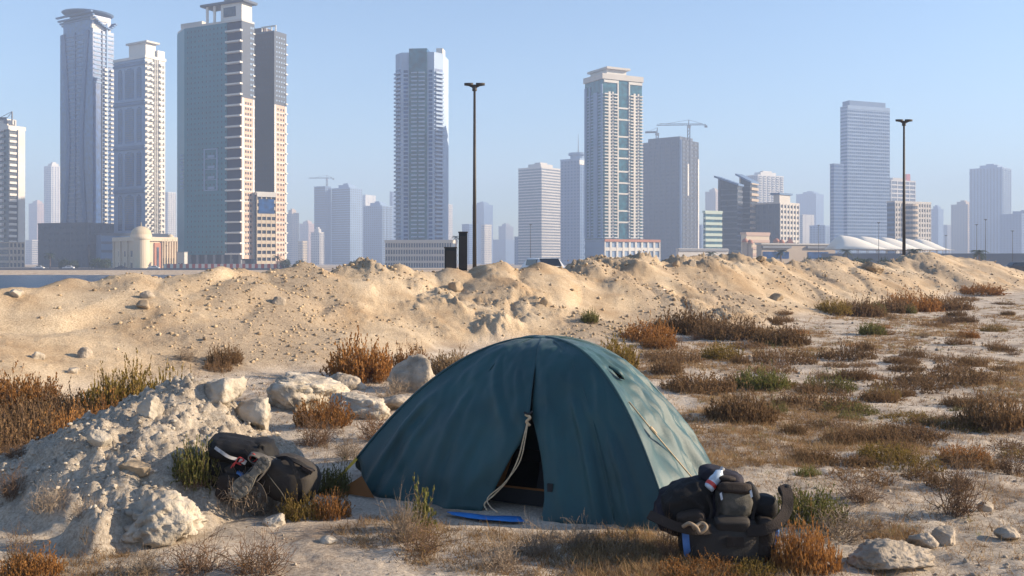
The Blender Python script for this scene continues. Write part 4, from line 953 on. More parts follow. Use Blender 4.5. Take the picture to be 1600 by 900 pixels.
    MB().tube(bez([k, fp(.80, T0 - .002, .055), fp(.87, T0 - .014, .065), fp(.93, T0 - .052, .085), fp(.97, T0 - .09, .11), fp(.99, T0 - .07, .16), fp(1.0, T0 - .04, .20)], 10), .0045, 6).build("tie_cord", "rope", root, smooth=True)
    MB().tube(bez([k + Vector((-.02, 0, .03)), k + Vector((.012, -.02, .01)), k + Vector((-.012, -.02, -.02)), k + Vector((.01, -.01, -.05))], 8), .011, 8).build("tie_knot", "rope", root, smooth=True)
    MB().tube(bez([k + Vector((-.03, .0, .045)), k + Vector((0, -.012, .035)), k + Vector((.03, 0, .05))], 6), .009, 6).build("flap_toggle", "tent_dark", root)
    MB().obox(fp(.93, T0 + .075, .02), Vector((.018, -.009, 0)), Vector((.006, .012, 0)), Vector((0, 0, .028))).build("flap_tab", "tent_dark", root)
    for t_ in (.33, .86):
        MB().tube([fp(q, t_, .004) for q in np.linspace(.06, .99, 30)], .0035, 5).build("seam", "tent", root, smooth=True)
    # guy line on the lit side, vent hood, left strap
    def rp(s, t, out=0.0):
        p = pole('FR', np.array([s]))[0] * (1 - t) + pole('BR', np.array([s]))[0] * t; return Vector(p) + Vector((.9, -.3, .3)).normalized() * (out + .05 * math.sin(math.pi * t) * s) - base
    g0 = rp(.66, .06, .02); g1 = rp(.99, .33, .14)
    MB().tube([g0, g0.lerp(g1, .3) + Vector((0, 0, -.006)), g0.lerp(g1, .7) + Vector((0, 0, -.006)), g1], .006, 6).build("guy_line", "rope", root, smooth=True)
    MB().tube([g0.lerp(g1, .26), g0.lerp(g1, .33)], .012, 8).build("line_runner", "rope", root)
    v0, v1 = rp(.49, .16, .012), rp(.57, .26, .012); vm = (v0 + v1) / 2
    m = MB(); vs = []
    for i in range(13):
        t = i / 12; c = v0.lerp(v1, t); hgt = math.sin(math.pi * t)
        m.v += [tuple(c + Vector((0, 0, .005))), tuple(c + Vector((.025, -.022, .015)) * hgt + Vector((0, 0, .012))), tuple(c + Vector((.03, -.035, -.012)) * hgt)]
    m.f = [(i * 3 + j, (i + 1) * 3 + j, (i + 1) * 3 + j + 1, i * 3 + j + 1) for i in range(12) for j in range(2)]
    o = m.build("vent_hood", "tent", root, smooth=True); so = o.modifiers.new("t", 'SOLIDIFY'); so.thickness = .005
    m = MB(); m.v = [tuple(v0.lerp(v1, .12) + Vector((.012, -.01, -.002))), tuple(vm + Vector((.02, -.026, -.03))), tuple(v0.lerp(v1, .92) + Vector((.012, -.012, 0))), tuple(vm + Vector((.01, -.008, .012)))]; m.f = [(0, 1, 2, 3)]
    o = m.build("vent_opening", "tent_dark", root); so = o.modifiers.new("t", 'SOLIDIFY'); so.thickness = .004
    c = Vector(pole('FL', np.array([.89]))[0]) - base; gx = Vector((-1.46 - base.x, 7.80 - base.y, gz(-1.46, 7.8)))
    MB().ribbon([c, c.lerp(gx, .5), gx], .022, .004, (0, 1, 0)).build("corner_strap", "yellow_strap", root)
    MB().tube([gx + Vector((.02, 0, -.05)), gx + Vector((-.02, 0, .06))], .008, 6).build("peg", "lamp_steel", root)
    x, y = -1.20, 7.62; m = MB(); m.v = [zz(x - .16, y + .1, .012), zz(x + .16, y - .1, .012), zz(x + .04, y + .05, .15)]; m.f = [(0, 1, 2)]; o = m.build("inner_corner", "tent_inner", root); so = o.modifiers.new("t", 'SOLIDIFY'); so.thickness = .006
make_tent()

# ------------------------------------------------------------------ packs, boots, bottle
def blob(name, c, r, mt, parent, e=.6, rot=(0, 0, 0), wr=.03, seed=0, n=44, k=28, taper=0.0, freq=4.0):
    """padded fabric volume: a superellipsoid with creases"""
    u = np.linspace(-np.pi, np.pi, n, endpoint=False)[None, :]; w = np.linspace(-np.pi / 2, np.pi / 2, k)[:, None]
    sp = lambda a, p: np.sign(a) * np.abs(a) ** p
    X = sp(np.cos(w), e) * sp(np.cos(u), e); Y = sp(np.cos(w), e) * sp(np.sin(u), e); Z = sp(np.sin(w), e) * np.ones_like(u)
    P = np.stack([X, Y, Z], -1).reshape(-1, 3); P[:, :2] *= (1 + taper * P[:, 2:3])
    q = P * np.array(r) * freq * 3 + seed * 7.1
    P = P * (1 + 1.7 * wr * (-np.abs(fbm3(q, 3)) * 3.0 + .6 + fbm3(q * 2.3 + 5, 2))[:, None]); P = P * np.array(r)
    P = P @ np.array(Euler([R(a) for a in rot]).to_matrix()).T + np.array(c)
    i = np.arange(k - 1)[:, None] * n; j = np.arange(n)[None, :]; j2 = (j + 1) % n
    f = np.stack([i + j, i + j2, i + n + j2, i + n + j], -1).reshape(-1, 4)
    return link(name, mesh_np(name, P, f, True), mt, parent)
def boot(loc, rot, label, scale=1.0):
    o = thing("hiking_boot", label, "boot", loc); o.rotation_euler = rot; o.scale = (scale,) * 3
    def half(t):   # half-width of the sole along its length
        return .034 + .018 * math.exp(-((t - .72) / .2) ** 2) * 1.1 + .004 * math.exp(-((t - .12) / .15) ** 2) - .012 * math.exp(-((t - .40) / .12) ** 2)
    n = 24; out = []
    for i in range(n + 1):
        t = i / n; e = math.sqrt(max(0, 1 - (max(0, (t - .86) / .14)) ** 2)) * math.sqrt(max(0, 1 - (max(0, (.1 - t) / .1)) ** 2)); out.append((t * .30, half(t) * e))
    poly = [(x, -w) for x, w in out] + [(x, w) for x, w in out[::-1][1:-1]]
    s = MB().prism(poly, 0, .022).build("sole", "rubber", o)
    for i in range(9):
        t = .05 + i * .112; w = half(t) * .80
        if .30 < t < .46: continue
        for sg in (-1, 1): MB().obox((t * .30, sg * w * .52, -.004), (.0085, sg * .004, 0), (-sg * .002, w * .40, 0), (0, 0, .0055)).build("tread_lug", "rubber", s)
    ring = MB().prism([(x * .93 + .01, w * .97) for x, w in poly], .022, .034); ring.build("midsole", "shoe", o)
    v = []; f = []; L = 16; K = 18
    for i in range(L):       # upper: rings stacked from sole to ankle
        t = i / (L - 1); z = .034 + .13 * t
        x0 = .004 + .004 * t; x1 = .285 - .17 * min(1, t * 1.5) ** .7; w = .044 * (1 - .25 * t)
        for j in range(K):
            a = 2 * math.pi * j / K; v.append(((x0 + x1) / 2 + (x1 - x0) / 2 * math.cos(a), w * math.sin(a) * (1 + .12 * math.cos(a) * (1 - t)), z))
    f = [(i * K + j, i * K + (j + 1) % K, (i + 1) * K + (j + 1) % K, (i + 1) * K + j) for i in range(L - 1) for j in range(K)]
    up = link("upper", mesh_np("upper", v, f, True), "shoe", o); so = up.modifiers.new("t", 'SOLIDIFY'); so.thickness = .008
    for i in range(4): MB().tube([(.19 - i * .022, -.028, .085 + i * .02), (.195 - i * .022, 0, .098 + i * .02), (.19 - i * .022, .028, .085 + i * .02)], .004, 6).build("lace", "tan_web", o)
    return o
def left_pack():
    D = 7.15; P = lambda px, py, dy=0.0: Vector(((px - 400) / F * D, dy, (785 - py) / F * D))
    zb = gz((400 - 800) / F * D, D); zb = CAMZ - (785 - 410) / F * D - 12 * D / F
    o = thing("backpack", "black backpack lying on the rubble mound with red cords", "backpack", ((400 - 800) / F * D, D, zb)); k = D / F
    blob("main_body", P(362, 722, .16), (64 * k, .19, 36 * k), "bag_black", o, .62, (0, -14, 6), .035, 1)
    blob("lid", P(368, 694, .10), (46 * k, .16, 17 * k), "bag_black", o, .55, (8, 10, 0), .05, 2)
    blob("shoulder_flap", P(320, 735, .08), (20 * k, .12, 34 * k), "bag_black", o, .6, (0, 22, 0), .05, 3)
    blob("side_pouch", P(361, 745, -.06), (17 * k, .07, 21 * k), "bag_brown", o, .45, (0, 8, 0), .03, 4)
    blob("small_pouch", P(363, 722, -.04), (8 * k, .03, 9 * k), "bag_grey", o, .4, (0, -24, 0), .02, 5)
    blob("blue_stuff_sack", P(374, 731, -.02), (9 * k, .04, 8 * k), "blue_cloth", o, .7, (0, 20, 0), .05, 6)
    MB().ribbon(bez([P(340, 685, -.06), P(352, 690, -.10), P(364, 697, -.11), P(376, 702, -.09)], 8), .022, .005, (0, -1, .3)).build("white_strap", "white_web", o)
    MB().ribbon(bez([P(322, 698, -.02), P(324, 722, -.07), P(326, 748, -.05)], 8), .025, .006, (0, -1, 0)).build("strap", "bag_grey", o)
    MB().ribbon(bez([P(384, 688, -.05), P(396, 699, -.10), P(404, 712, -.12)], 8), .02, .005, (0, -1, .3)).build("strap", "bag_brown", o)
    for a in (((372, 712), (380, 698), (388, 702), (378, 707)), ((396, 702), (402, 692), (408, 700), (400, 706)), ((368, 714), (374, 706), (384, 709))):
        MB().tube(bez([P(x, y, -.12) for x, y in a], 8), .0045, 6).build("red_cord", "red_cord", o, smooth=True)
    MB().obox(P(386, 704, -.11), (.022, 0, -.012), (0, .006, 0), (.007, 0, .014)).build("buckle", "white_web", o)
    MB().tube(bez([P(402, 692, .0), P(406, 684, .0), P(410, 686, .02), P(409, 694, .02)], 6), .012, 8).build("grab_loop", "bag_black", o, smooth=True)
    MB().ribbon(bez([P(404, 736, -.14), P(416, 738, -.19), P(423, 752, -.19), P(421, 766, -.13)], 8), .03, .010, (0, -1, 0)).build("hip_strap", "bag_grey", o)
    # the round duffel beside it
    o2 = thing("duffel_bag", "round charcoal duffel bag with black strap beside the backpack and boots", "bag", ((448 - 800) / F * D, D - .05, zb))
    Q = lambda px, py, dy=0.0: P(px, py, dy) - P(448, 785) + Vector((0, .05, 0))
    blob("main_body", Q(450, 740, .08), (46 * k, .18, 36 * k), "bag_grey", o2, .78, (0, 16, -8), .022, 7)
    arc = [Q(431, 706, .02), Q(452, 702, -.06), Q(466, 716, -.125), Q(475, 738, -.145), Q(474, 758, -.12), Q(468, 770, -.08)]
    MB().ribbon(bez(arc, 8), .03, .008, (.2, -1, .2)).build("strap", "bag_black", o2)
    MB().ribbon(bez([Q(452, 703, -.05), Q(466, 706, -.07), Q(480, 714, -.06), Q(490, 722, .0)], 8), .034, .012, (0, -.5, 1)).build("carry_handle", "bag_black", o2)
    MB().obox(Q(483, 719, -.06), (.035, 0, -.02), (0, .03, 0), (.006, 0, .012)).build("strap_pad", "bag_brown", o2)
    MB().tube(bez([Q(418, 722, -.06), Q(432, 735, -.11), Q(446, 752, -.12), Q(452, 768, -.09)], 8), .004, 6).build("zip", "bag_mesh", o2, smooth=True)
    # boots on top: one shows its sole
    bw = P(381, 748, -.22) + Vector(((400 - 800) / F * D, D, zb)); hl = P(427, 697, -.16) + Vector(((400 - 800) / F * D, D, zb))
    dx = (bw - hl); L = dx.length; ex = dx.normalized(); ez = (Vector((-.15, .92, -.32)) - Vector((-.15, .92, -.32)).dot(ex) * ex).normalized(); ey = ez.cross(ex)
    mw = Matrix((ex, ey, ez)).transposed().to_euler(); b1 = boot(hl, mw, "hiking boot showing its lugged sole on top of the bags", L / .27)
    h2 = P(392, 692, -.01) + Vector(((400 - 800) / F * D, D, zb)); b2 = boot(h2, Euler((R(96), R(30), R(8))), "second hiking boot half tucked behind the lugged sole", .85)
left_pack()
def right_pack():
    D = 5.98; cx = 1128; P = lambda px, py, dy=0.0: Vector(((px - cx) / F * D, dy, (880 - py) / F * D)); k = D / F
    zb = CAMZ - (880 - 410) / F * D
    o = thing("backpack", "large dark backpack lying beside tent with curled hip belt", "backpack", ((cx - 800) / F * D, D, zb))
    blob("bottom_compartment", P(1136, 846, .04), (72 * k, .18, 36 * k), "bag_grey", o, .62, (0, 1, 4), .02, 11)
    blob("main_body", P(1105, 797, .18), (76 * k, .20, 38 * k), "bag_navy", o, .68, (10, -10, 0), .03, 12, taper=-.16)
    blob("shoulder_panel", P(1078, 790, .06), (40 * k, .11, 34 * k), "bag_black", o, .7, (0, -24, 10), .05, 13)
    blob("lid", P(1134, 754, .14), (34 * k, .13, 15 * k), "bag_navy", o, .6, (0, 14, 0), .05, 14)
    blob("mesh_pocket", P(1146, 786, .0), (28 * k, .085, 27 * k), "bag_mesh", o, .62, (-8, 4, 0), .03, 15, taper=.08)
    blob("pocket_flap", P(1146, 762, -.03), (25 * k, .06, 9 * k), "bag_brown", o, .5, (-20, 3, 0), .04, 16)
    blob("side_pocket", P(1180, 782, .06), (11 * k, .07, 25 * k), "bag_black", o, .6, (0, -22, 0), .03, 17)
    blob("rolled_fleece", P(1197, 795, .06), (21 * k, .08, 19 * k), "bag_black", o, .8, (0, 0, 0), .04, 18)
    blob("back_pad", P(1138, 812, -.09), (27 * k, .045, 10 * k), "bag_grey", o, .4, (22, 0, 0), .015, 19)
    blob("side_flap", P(1077, 806, -.04), (22 * k, .07, 13 * k), "bag_brown", o, .6, (0, -10, 0), .04, 20)
    MB().ribbon(bez([P(1014, 803, -.02), P(1030, 807, -.09), P(1052, 814, -.13), P(1078, 818, -.15), P(1104, 818, -.13)], 9), .055, .02, (0, -1, .35)).build("hip_belt_left", "bag_brown", o)
    MB().ribbon(bez([P(1160, 822, -.12), P(1186, 817, -.14), P(1208, 808, -.12), P(1224, 792, -.07), P(1229, 774, -.02), P(1230, 763, .05)], 10), .065, .02, (0, -1, .4)).build("hip_belt_right", "bag_brown", o)
    blob("belt_tip", P(1231, 770, .06), (10 * k, .04, 9 * k), "bag_black", o, .6, (0, -20, 0), .04, 21)
    MB().tube(bez([P(1060, 812, -.16), P(1068, 805, -.19), P(1078, 810, -.20), P(1084, 818, -.20), P(1094, 811, -.19), P(1088, 806, -.17), P(1074, 813, -.19)], 8), .012, 8).build("knotted_strap", "tan_web", o, smooth=True)
    MB().ribbon(bez([P(1067, 822, -.08), P(1068, 845, -.10), P(1072, 868, -.07)], 8), .04, .01, (0, -1, 0)).build("blue_piping", "blue_cloth", o)
    blob("blue_cloth", P(1203, 842, .0), (10 * k, .06, 22 * k), "blue_cloth", o, .7, (0, 14, 0), .08, 22)
    blob("end_gusset", P(1190, 838, .0), (16 * k, .12, 32 * k), "bag_brown", o, .5, (0, 8, 0), .03, 23)
    MB().ribbon(bez([P(1168, 830, -.09), P(1176, 836, -.10), P(1186, 842, -.09)], 6), .014, .006, (0, -1, 0)).build("blue_tab", "blue_cloth", o)
    for pts in (((1100, 770), (1108, 790), (1104, 812)), ((1123, 762), (1118, 786), (1114, 808)), ((1166, 760), (1174, 782), (1170, 806)), ((1060, 772), (1078, 776), (1096, 790))):
        MB().ribbon(bez([P(x, y, -.085 if x > 1110 else -.07) for x, y in pts], 8), .016, .005, (0, -1, .1)).build("compression_strap", "bag_black", o)
    for x, y in ((1122, 770), (1168, 766)): MB().obox(P(x, y, -.09), (.006, 0, .004), (0, .004, 0), (-.004, 0, .02)).build("buckle", "clear_plastic", o)
    MB().obox(P(1140, 836, -.152), (.05, 0, 0), (0, .003, .0), (0, 0, .03)).build("sewn_patch", "bag_brown", o)
    o2 = thing("water_bottle", "clear plastic bottle with red label tucked on the belted backpack", "bottle", Vector(((cx - 800) / F * D, D, zb)) + P(1106, 764, .0)); o2.rotation_euler = (R(-20), R(42), 0)
    MB().lathe([(.030, 0), (.034, .01), (.034, .05), (.031, .055), (.034, .06), (.034, .10), (.028, .125), (.012, .142), (.012, .15)], k=18).build("bottle_body", "clear_plastic", o2, smooth=True)
    MB().lathe([(.0348, .02), (.0348, .045)], k=18).build("label_band", "red_label", o2); MB().lathe([(.014, .148), (.014, .165)], k=14).build("cap", "white_web", o2)
    o3 = blob("folded_cloth", Vector(((cx - 800) / F * D, D, zb)) + P(1136, 748, .02), (14 * k, .04, 4 * k), "bag_brown", None, .7, (0, 5, 0), .08, 31); tag(o3, "small brown cloth stuffed under the belted backpack's lid", "cloth")
right_pack()
# ------------------------------------------------------------------ rocks
def ico(sub):
    bm = bmesh.new(); bmesh.ops.create_icosphere(bm, subdivisions=sub, radius=1); v = np.array([p.co[:] for p in bm.verts]); f = np.array([[q.index for q in p.verts] for p in bm.faces]); bm.free(); return v, f
ICO = {s: ico(s) for s in (1, 2, 3, 4, 5)}
def rock_mesh(seed, size, sub=4, cuts=9, rough=.10, flat=None):
    r = np.random.default_rng(seed); v, f = ICO[sub]; v = v.copy()
    for i in range(cuts):
        n = r.normal(size=3); n /= np.linalg.norm(n)
        if flat and i == 0: n = np.array([.05, .0, 1.0]); n /= np.linalg.norm(n)
        h = r.uniform(.5, .82) if not (flat and i == 0) else flat
        d = v @ n - h; k = d > 0; v[k] -= d[k, None] * n * .94
    v = v * (1 + .12 * fbm3(v * 1.4 + seed * 3.1, 2)[:, None])
    v = v + (v / np.linalg.norm(v, axis=1)[:, None]) * (rough * fbm3(v * 4.5 + seed, 6, .7) - rough * .9 * np.maximum(0, fbm3(v * 8 + seed * 2, 4, .6)) - rough * .5 * np.abs(fbm3(v * 16 + seed, 2)))[:, None]
    return mesh_np("rock", v * np.array(size), f, True)
ROCKS = [  # px, py of the base centre, width px, height px, depth/width, material, tilt, label
 (461, 640, 118, 62, .8, "rock_pale", (6, 5, 20), "large flat-topped pale slab behind the rubble mound", .42),
 (535, 610, 66, 28, .6, "rock", (0, 10, 10), "small squared block next to the large pale slab", .6),
 (650, 612, 72, 52, .8, "rock", (0, 0, 0), "rounded grey boulder behind the tent's left shoulder", None),
 (556, 655, 104, 40, .7, "rock_pale", (0, 4, 0), "low pale boulder between large slab and tent", .55),
 (620, 640, 70, 26, .7, "rock", (0, -4, 0), "low flat rock right of the low pale boulder", .5),
 (236, 850, 140, 72, .7, "rock_pale", (0, 0, 8), "big pitted whitish boulder at the mound's near foot", None),
 (1412, 892, 132, 38, .6, "rock", (0, -5, 6), "long rough grey rock lying near the orange bush", None),
 (1482, 853, 36, 26, .9, "rock", (0, 0, 30), "small block behind the long rough rock", None),
 (1448, 858, 40, 22, .9, "rock", (0, 0, 0), "small knobby stone touching the long rough rock", None),
 (400, 668, 62, 46, .7, "rock_pale", (0, 8, -20), "upright broken block on the rubble mound's right end", None),
 (345, 628, 66, 34, .7, "rock_pale", (0, -14, 15), "wedge of pale rock crowning the rubble mound", None),
 (232, 652, 34, 28, .8, "rock_pale", (0, 10, 0), "small pale lump on the mound's left shoulder", None),
 (152, 700, 32, 22, .8, "rock_pale", (0, 0, 0), "flat pale lump low on the mound's left slope", None),
 (210, 745, 46, 18, .7, "rock_brown", (0, 6, 0), "flat brown stone half sunk in the mound's face", None),
 (20, 465, 24, 15, .9, "rock_pale", (0, 0, 0), "whitish stone high on the bank's left end", None),
 (130, 560, 20, 14, .9, "rock", (0, 0, 40), "rounded stone low on the sand bank, shadow on its left", None),
 (57, 562, 18, 14, .9, "rock_pale", (0, 0, 0), "pale stone low on the sand bank's left end", None),
 (224, 484, 24, 12, .7, "rock_brown", (0, 12, 0), "brown stone midway up the first sand heap", None),
 (228, 466, 20, 10, .7, "rock", (0, 10, 0), "flat stone near the first heap's crest", None),
 (434, 476, 22, 14, .8, "rock", (0, 0, 0), "lone grey stone between the two left heaps", None),
 (113, 585, 16, 10, .9, "rock_pale", (0, 0, 0), "small whitish stone by the olive bush", None),
 (1057, 418, 14, 9, .9, "rock_brown", (0, 0, 0), "dark clod on the middle bank's crest", None),
 (1080, 417, 14, 10, .9, "rock", (0, 0, 0), "squarish stone on the crest beside a dark clod", None),
 (1190, 410, 18, 7, .8, "rock_brown", (0, 0, 0), "flat brown clod on the crest below the mall", None),
 (850, 478, 16, 12, .9, "rock_brown", (0, 0, 0), "dark stone on the bank above the tent", None),
 (710, 455, 26, 14, .7, "rock_brown", (0, 14, 0), "dark crusted clod at the head of the bank's gully", None),
 (1365, 425, 34, 18, .7, "rock_brown", (0, 18, 0), "dark slumped slab in the notch below the slim lamp post", None),
 (1215, 470, 20, 10, .8, "rock_brown", (0, 0, 0), "dark stone low on the right part of the bank", None),
 (1290, 890, 20, 12, .9, "rock", (0, 0, 0), "small stone between orange bush and long rough rock", None),
 (1545, 800, 26, 14, .9, "rock", (0, 0, 0), "grey stone half sunk near the bare twig shrub", None),
 (1580, 845, 34, 16, .9, "rock", (0, 0, 0), "flat grey stone on open sand beyond the long rough rock", None),
 (430, 822, 34, 18, .9, "rock_pale", (0, 0, 0), "pale crumbly stone before the duffel bag", None),
 (512, 850, 24, 10, .9, "rock_pale", (0, 0, 0), "small flat pale stone on the sand before the tent", None),
]
for i, (px, py, w, h, dr, mt, rot, lb, flat) in enumerate(ROCKS):
    p = on_ground(px, py); k = p.y / F; sx = w * k / 2 / .80; sz = h * k / 2 / .62
    me = rock_mesh(100 + i, (sx, sx * dr, sz), 5 if w > 90 else (4 if w > 30 else 3), 10, .20 if 'pitted' in lb else (.15 if w > 60 else .12), flat)
    o = link("boulder" if w > 60 else "stone", me, mt); o.location = (p.x, p.y + sx * dr * .5, p.z + sz * .42); o.rotation_euler = [R(a) for a in rot]; tag(o, lb, "rock")
# loose stones and grit that nobody could count
def scatter_stones(n, name, mt, seed, pick, smin, smax, sub=1):
    r = np.random.default_rng(seed); xy = pick(r, n); g, bm, pale, gr = ground_full(xy[:, 0], xy[:, 1])
    v0, f0 = ICO[sub]; d = np.hypot(xy[:, 0], xy[:, 1]); m = len(xy)
    s = (smin + (smax - smin) * r.random(m) ** 4) * np.clip(d / 14, .55, 2.2)
    V = v0[None] * (1 + .5 * (r.random((m, len(v0), 1)) - .5)) * (s[:, None, None] * (np.array([1, 1, .72]) * (.7 + .6 * r.random((m, 1, 3)))))
    a = r.random(m) * 6.283; c, q = np.cos(a)[:, None], np.sin(a)[:, None]
    V = np.stack([V[..., 0] * c - V[..., 1] * q + xy[:, 0:1], V[..., 0] * q + V[..., 1] * c + xy[:, 1:2], V[..., 2] + (g + s * .25)[:, None]], -1).reshape(-1, 3)
    fc = (f0[None] + (np.arange(m) * len(v0))[:, None, None]).reshape(-1, 3)
    link(name, mesh_np(name, V, fc), mt, None, "stuff")
def pick_bank(r, n):
    out = []
    while sum(len(o) for o in out) < n:
        px = r.uniform(-120, 1720, 8000); d = np.exp(r.uniform(np.log(12), np.log(75), 8000)); x = (px - 800) / F * d
        g, bm, pale, gr = ground_full(x, d); k = (bm > .5) & ((x > -6) | (r.random(8000) < .4)) & (r.random(8000) < .12 + gr * 1.4 + .5 * (fbm(x * .6, d * .6, 2) > .18)); out.append(np.stack([x[k], d[k]], 1))
    return np.concatenate(out)[:n]
def pick_flat(x0, x1, y0, y1, dens=None):
    def f(r, n):
        out = []
        while sum(len(o) for o in out) < n:
            d = np.exp(r.uniform(np.log(y0), np.log(y1), 6000)); px = r.uniform(x0, x1, 6000); x = (px - 800) / F * d; g, bm, pale, gr = ground_full(x, d)
            k = (bm < .3) & (r.random(6000) < .25 + .9 * (fbm(x * .9, d * .9, 2) > .08)); out.append(np.stack([x[k], d[k]], 1))
        return np.concatenate(out)[:n]
    return f
def pick_mound(r, n):
    x = r.uniform(-4.8, -1.7, n * 6); y = r.uniform(6.0, 9.2, n * 6); g, bm, pale, gr = ground_full(x, y); k = (g > .13); return np.stack([x[k], y[k]], 1)[:n]
scatter_stones(5500, "bank_gravel", "rock_sand", 5, pick_bank, .005, .032)
scatter_stones(4500, "bank_stones", "rock_brown", 6, pick_bank, .005, .034)
scatter_stones(3000, "ground_pebbles", "rock", 8, pick_flat(-60, 1660, 5.3, 30), .006, .03)
scatter_stones(2200, "mound_rubble", "rock_pale", 9, pick_mound, .006, .04)

# ------------------------------------------------------------------ shrubs
def sprigs(seed, n, L, leaf, nl, spread, upright, height, thin=.006, kinks=4, branch=0, lw=.45):
    """unit shrub (radius about 1): returns stem and leaf arrays"""
    r = np.random.default_rng(seed); sv, sf, lv, lf = [], [], [], []
    def seg(pts, w0, w1):
        m = len(pts)
        for i in range(m - 1):
            a, b = pts[i], pts[i + 1]; d = b - a; s = np.cross(d, r.normal(size=3)); s /= np.linalg.norm(s) + 1e-9; t = np.cross(d, s); t /= np.linalg.norm(t) + 1e-9
            wa = w0 + (w1 - w0) * i / (m - 1); wb = w0 + (w1 - w0) * (i + 1) / (m - 1); k = len(sv)
            for c, w in ((a, wa), (b, wb)):
                for an in (0, 2.09, 4.19): sv.append(c + w * (math.cos(an) * s + math.sin(an) * t))
            for j in range(3): sf.append((k + j, k + (j + 1) % 3, k + 3 + (j + 1) % 3, k + 3 + j))
    def leaves(pts, cnt):
        pts = np.array(pts); m = len(pts)
        for q in range(cnt):
            u = r.uniform(.25, 1.0) * (m - 1.001); i = int(u); c = pts[i] + (pts[i + 1] - pts[i]) * (u - i)
            d = pts[i + 1] - pts[i]; d = d / (np.linalg.norm(d) + 1e-9); o = r.normal(size=3); o /= np.linalg.norm(o); o = o * .8 + d * .5
            s = np.cross(o, r.normal(size=3)); s /= np.linalg.norm(s) + 1e-9; l = leaf * r.uniform(.6, 1.4); k = len(lv)
            lv.extend([c, c + o * l * .5 + s * l * lw, c + o * l, c + o * l * .5 - s * l * lw]); lf.append((k, k + 1, k + 2, k + 3))
    for i in range(n):
        a = r.random() * 6.283; rad = spread * math.sqrt(r.random()); b = np.array([math.cos(a) * rad, math.sin(a) * rad, -.03]); ln = L * r.uniform(.55, 1.1) * (1.05 - .5 * rad)
        out = np.array([math.cos(a + r.normal() * .5), math.sin(a + r.normal() * .5), 0]) * (1 - upright) * (.3 + rad); d = out + np.array([0, 0, upright]); d /= np.linalg.norm(d)
        pts = [b]
        for q in range(kinks):
            d = d + r.normal(size=3) * .36; d[2] += .04; d /= np.linalg.norm(d); pts.append(pts[-1] + d * ln / kinks)
        seg(pts, thin, thin * .35); leaves(pts, nl)
        for q in range(branch):
            i0 = r.integers(1, kinks); d2 = d + r.normal(size=3) * .75; d2[2] = abs(d2[2]) * .7; d2 /= np.linalg.norm(d2); p2 = [pts[i0]]
            for w in range(3): d2 = d2 + r.normal(size=3) * .25; d2 /= np.linalg.norm(d2); p2.append(p2[-1] + d2 * ln * .17)
            seg(p2, thin * .6, thin * .25); leaves(p2, max(1, nl // 2) if nl else 0)
    z = height / max(.2, np.percentile(np.array(sv)[:, 2], 97)); S = np.array([1, 1, z])
    return np.array(sv) * S, np.array(sf), (np.array(lv) * S if lv else None), (np.array(lf) if lf else None)
SPEC = {  # n, L, leaf, leaves per sprig, spread, upright, height, stem, kinks, branch
 "rust": (230, .60, .029, 38, .80, .55, .70, .007, 4, 1), "bushy": (260, .62, .034, 38, .75, .55, .78, .008, 4, 1), "dense": (420, .45, .028, 20, .92, .36, .55, .006, 4, 2),
 "low": (260, .42, .028, 14, .95, .40, .34, .007, 4, 1), "twig": (60, .95, .026, 5, .30, .50, .80, .010, 5, 4), "bare": (90, .9, .0, 0, .55, .60, .62, .009, 5, 3), "sprout": (26, .9, .085, 14, .28, .72, .95, .011, 5, 1)}
SH = {}
def shrub_mesh(kind, var):
    if (kind, var) not in SH:
        sv, sf, lv, lf = sprigs(sum(map(ord, kind)) * 3 + var, *SPEC[kind][:3], SPEC[kind][3], *SPEC[kind][4:7], *SPEC[kind][7:])
        SH[kind, var] = (sv, sf, lv, lf, {})
    return SH[kind, var]
def shrub(kind, var, leafm, stemm, pos, sx, sz, rz, label, group=None, name="shrub", sy=None):
    sv, sf, lv, lf, cache = shrub_mesh(kind, var)
    if ('s', stemm) not in cache: me = mesh_np("stems", sv, sf); me.materials.append(M[stemm]); cache['s', stemm] = me
    o = thing(name, label, "shrub", pos, rz, group); o.scale = (sx, sy or sx, sz)
    link("stems", cache['s', stemm], None, o)
    if lv is not None:
        if ('l', leafm) not in cache: me = mesh_np("foliage", lv, lf); me.materials.append(M[leafm]); cache['l', leafm] = me
        link("foliage", cache['l', leafm], None, o)
    return o
def bush(kind, leafm, px, py, w, h, label, group=None, stem="twig", var=0, deep=.8, name="shrub"):
    """base centre pixel, width and height in photo pixels"""
    p = on_ground(px, py); k = p.y / F; sx = w * k / 2; hz_ = SPEC[kind][6]; h = h * (.78 if py < 760 else .95)
    return shrub(kind, var, leafm, stem, (p.x, p.y + sx * deep * .45, gz(p.x, p.y + sx * deep * .45) - .02), sx, h * k / hz_, (px * 1.7) % 6.28, label, group, name)
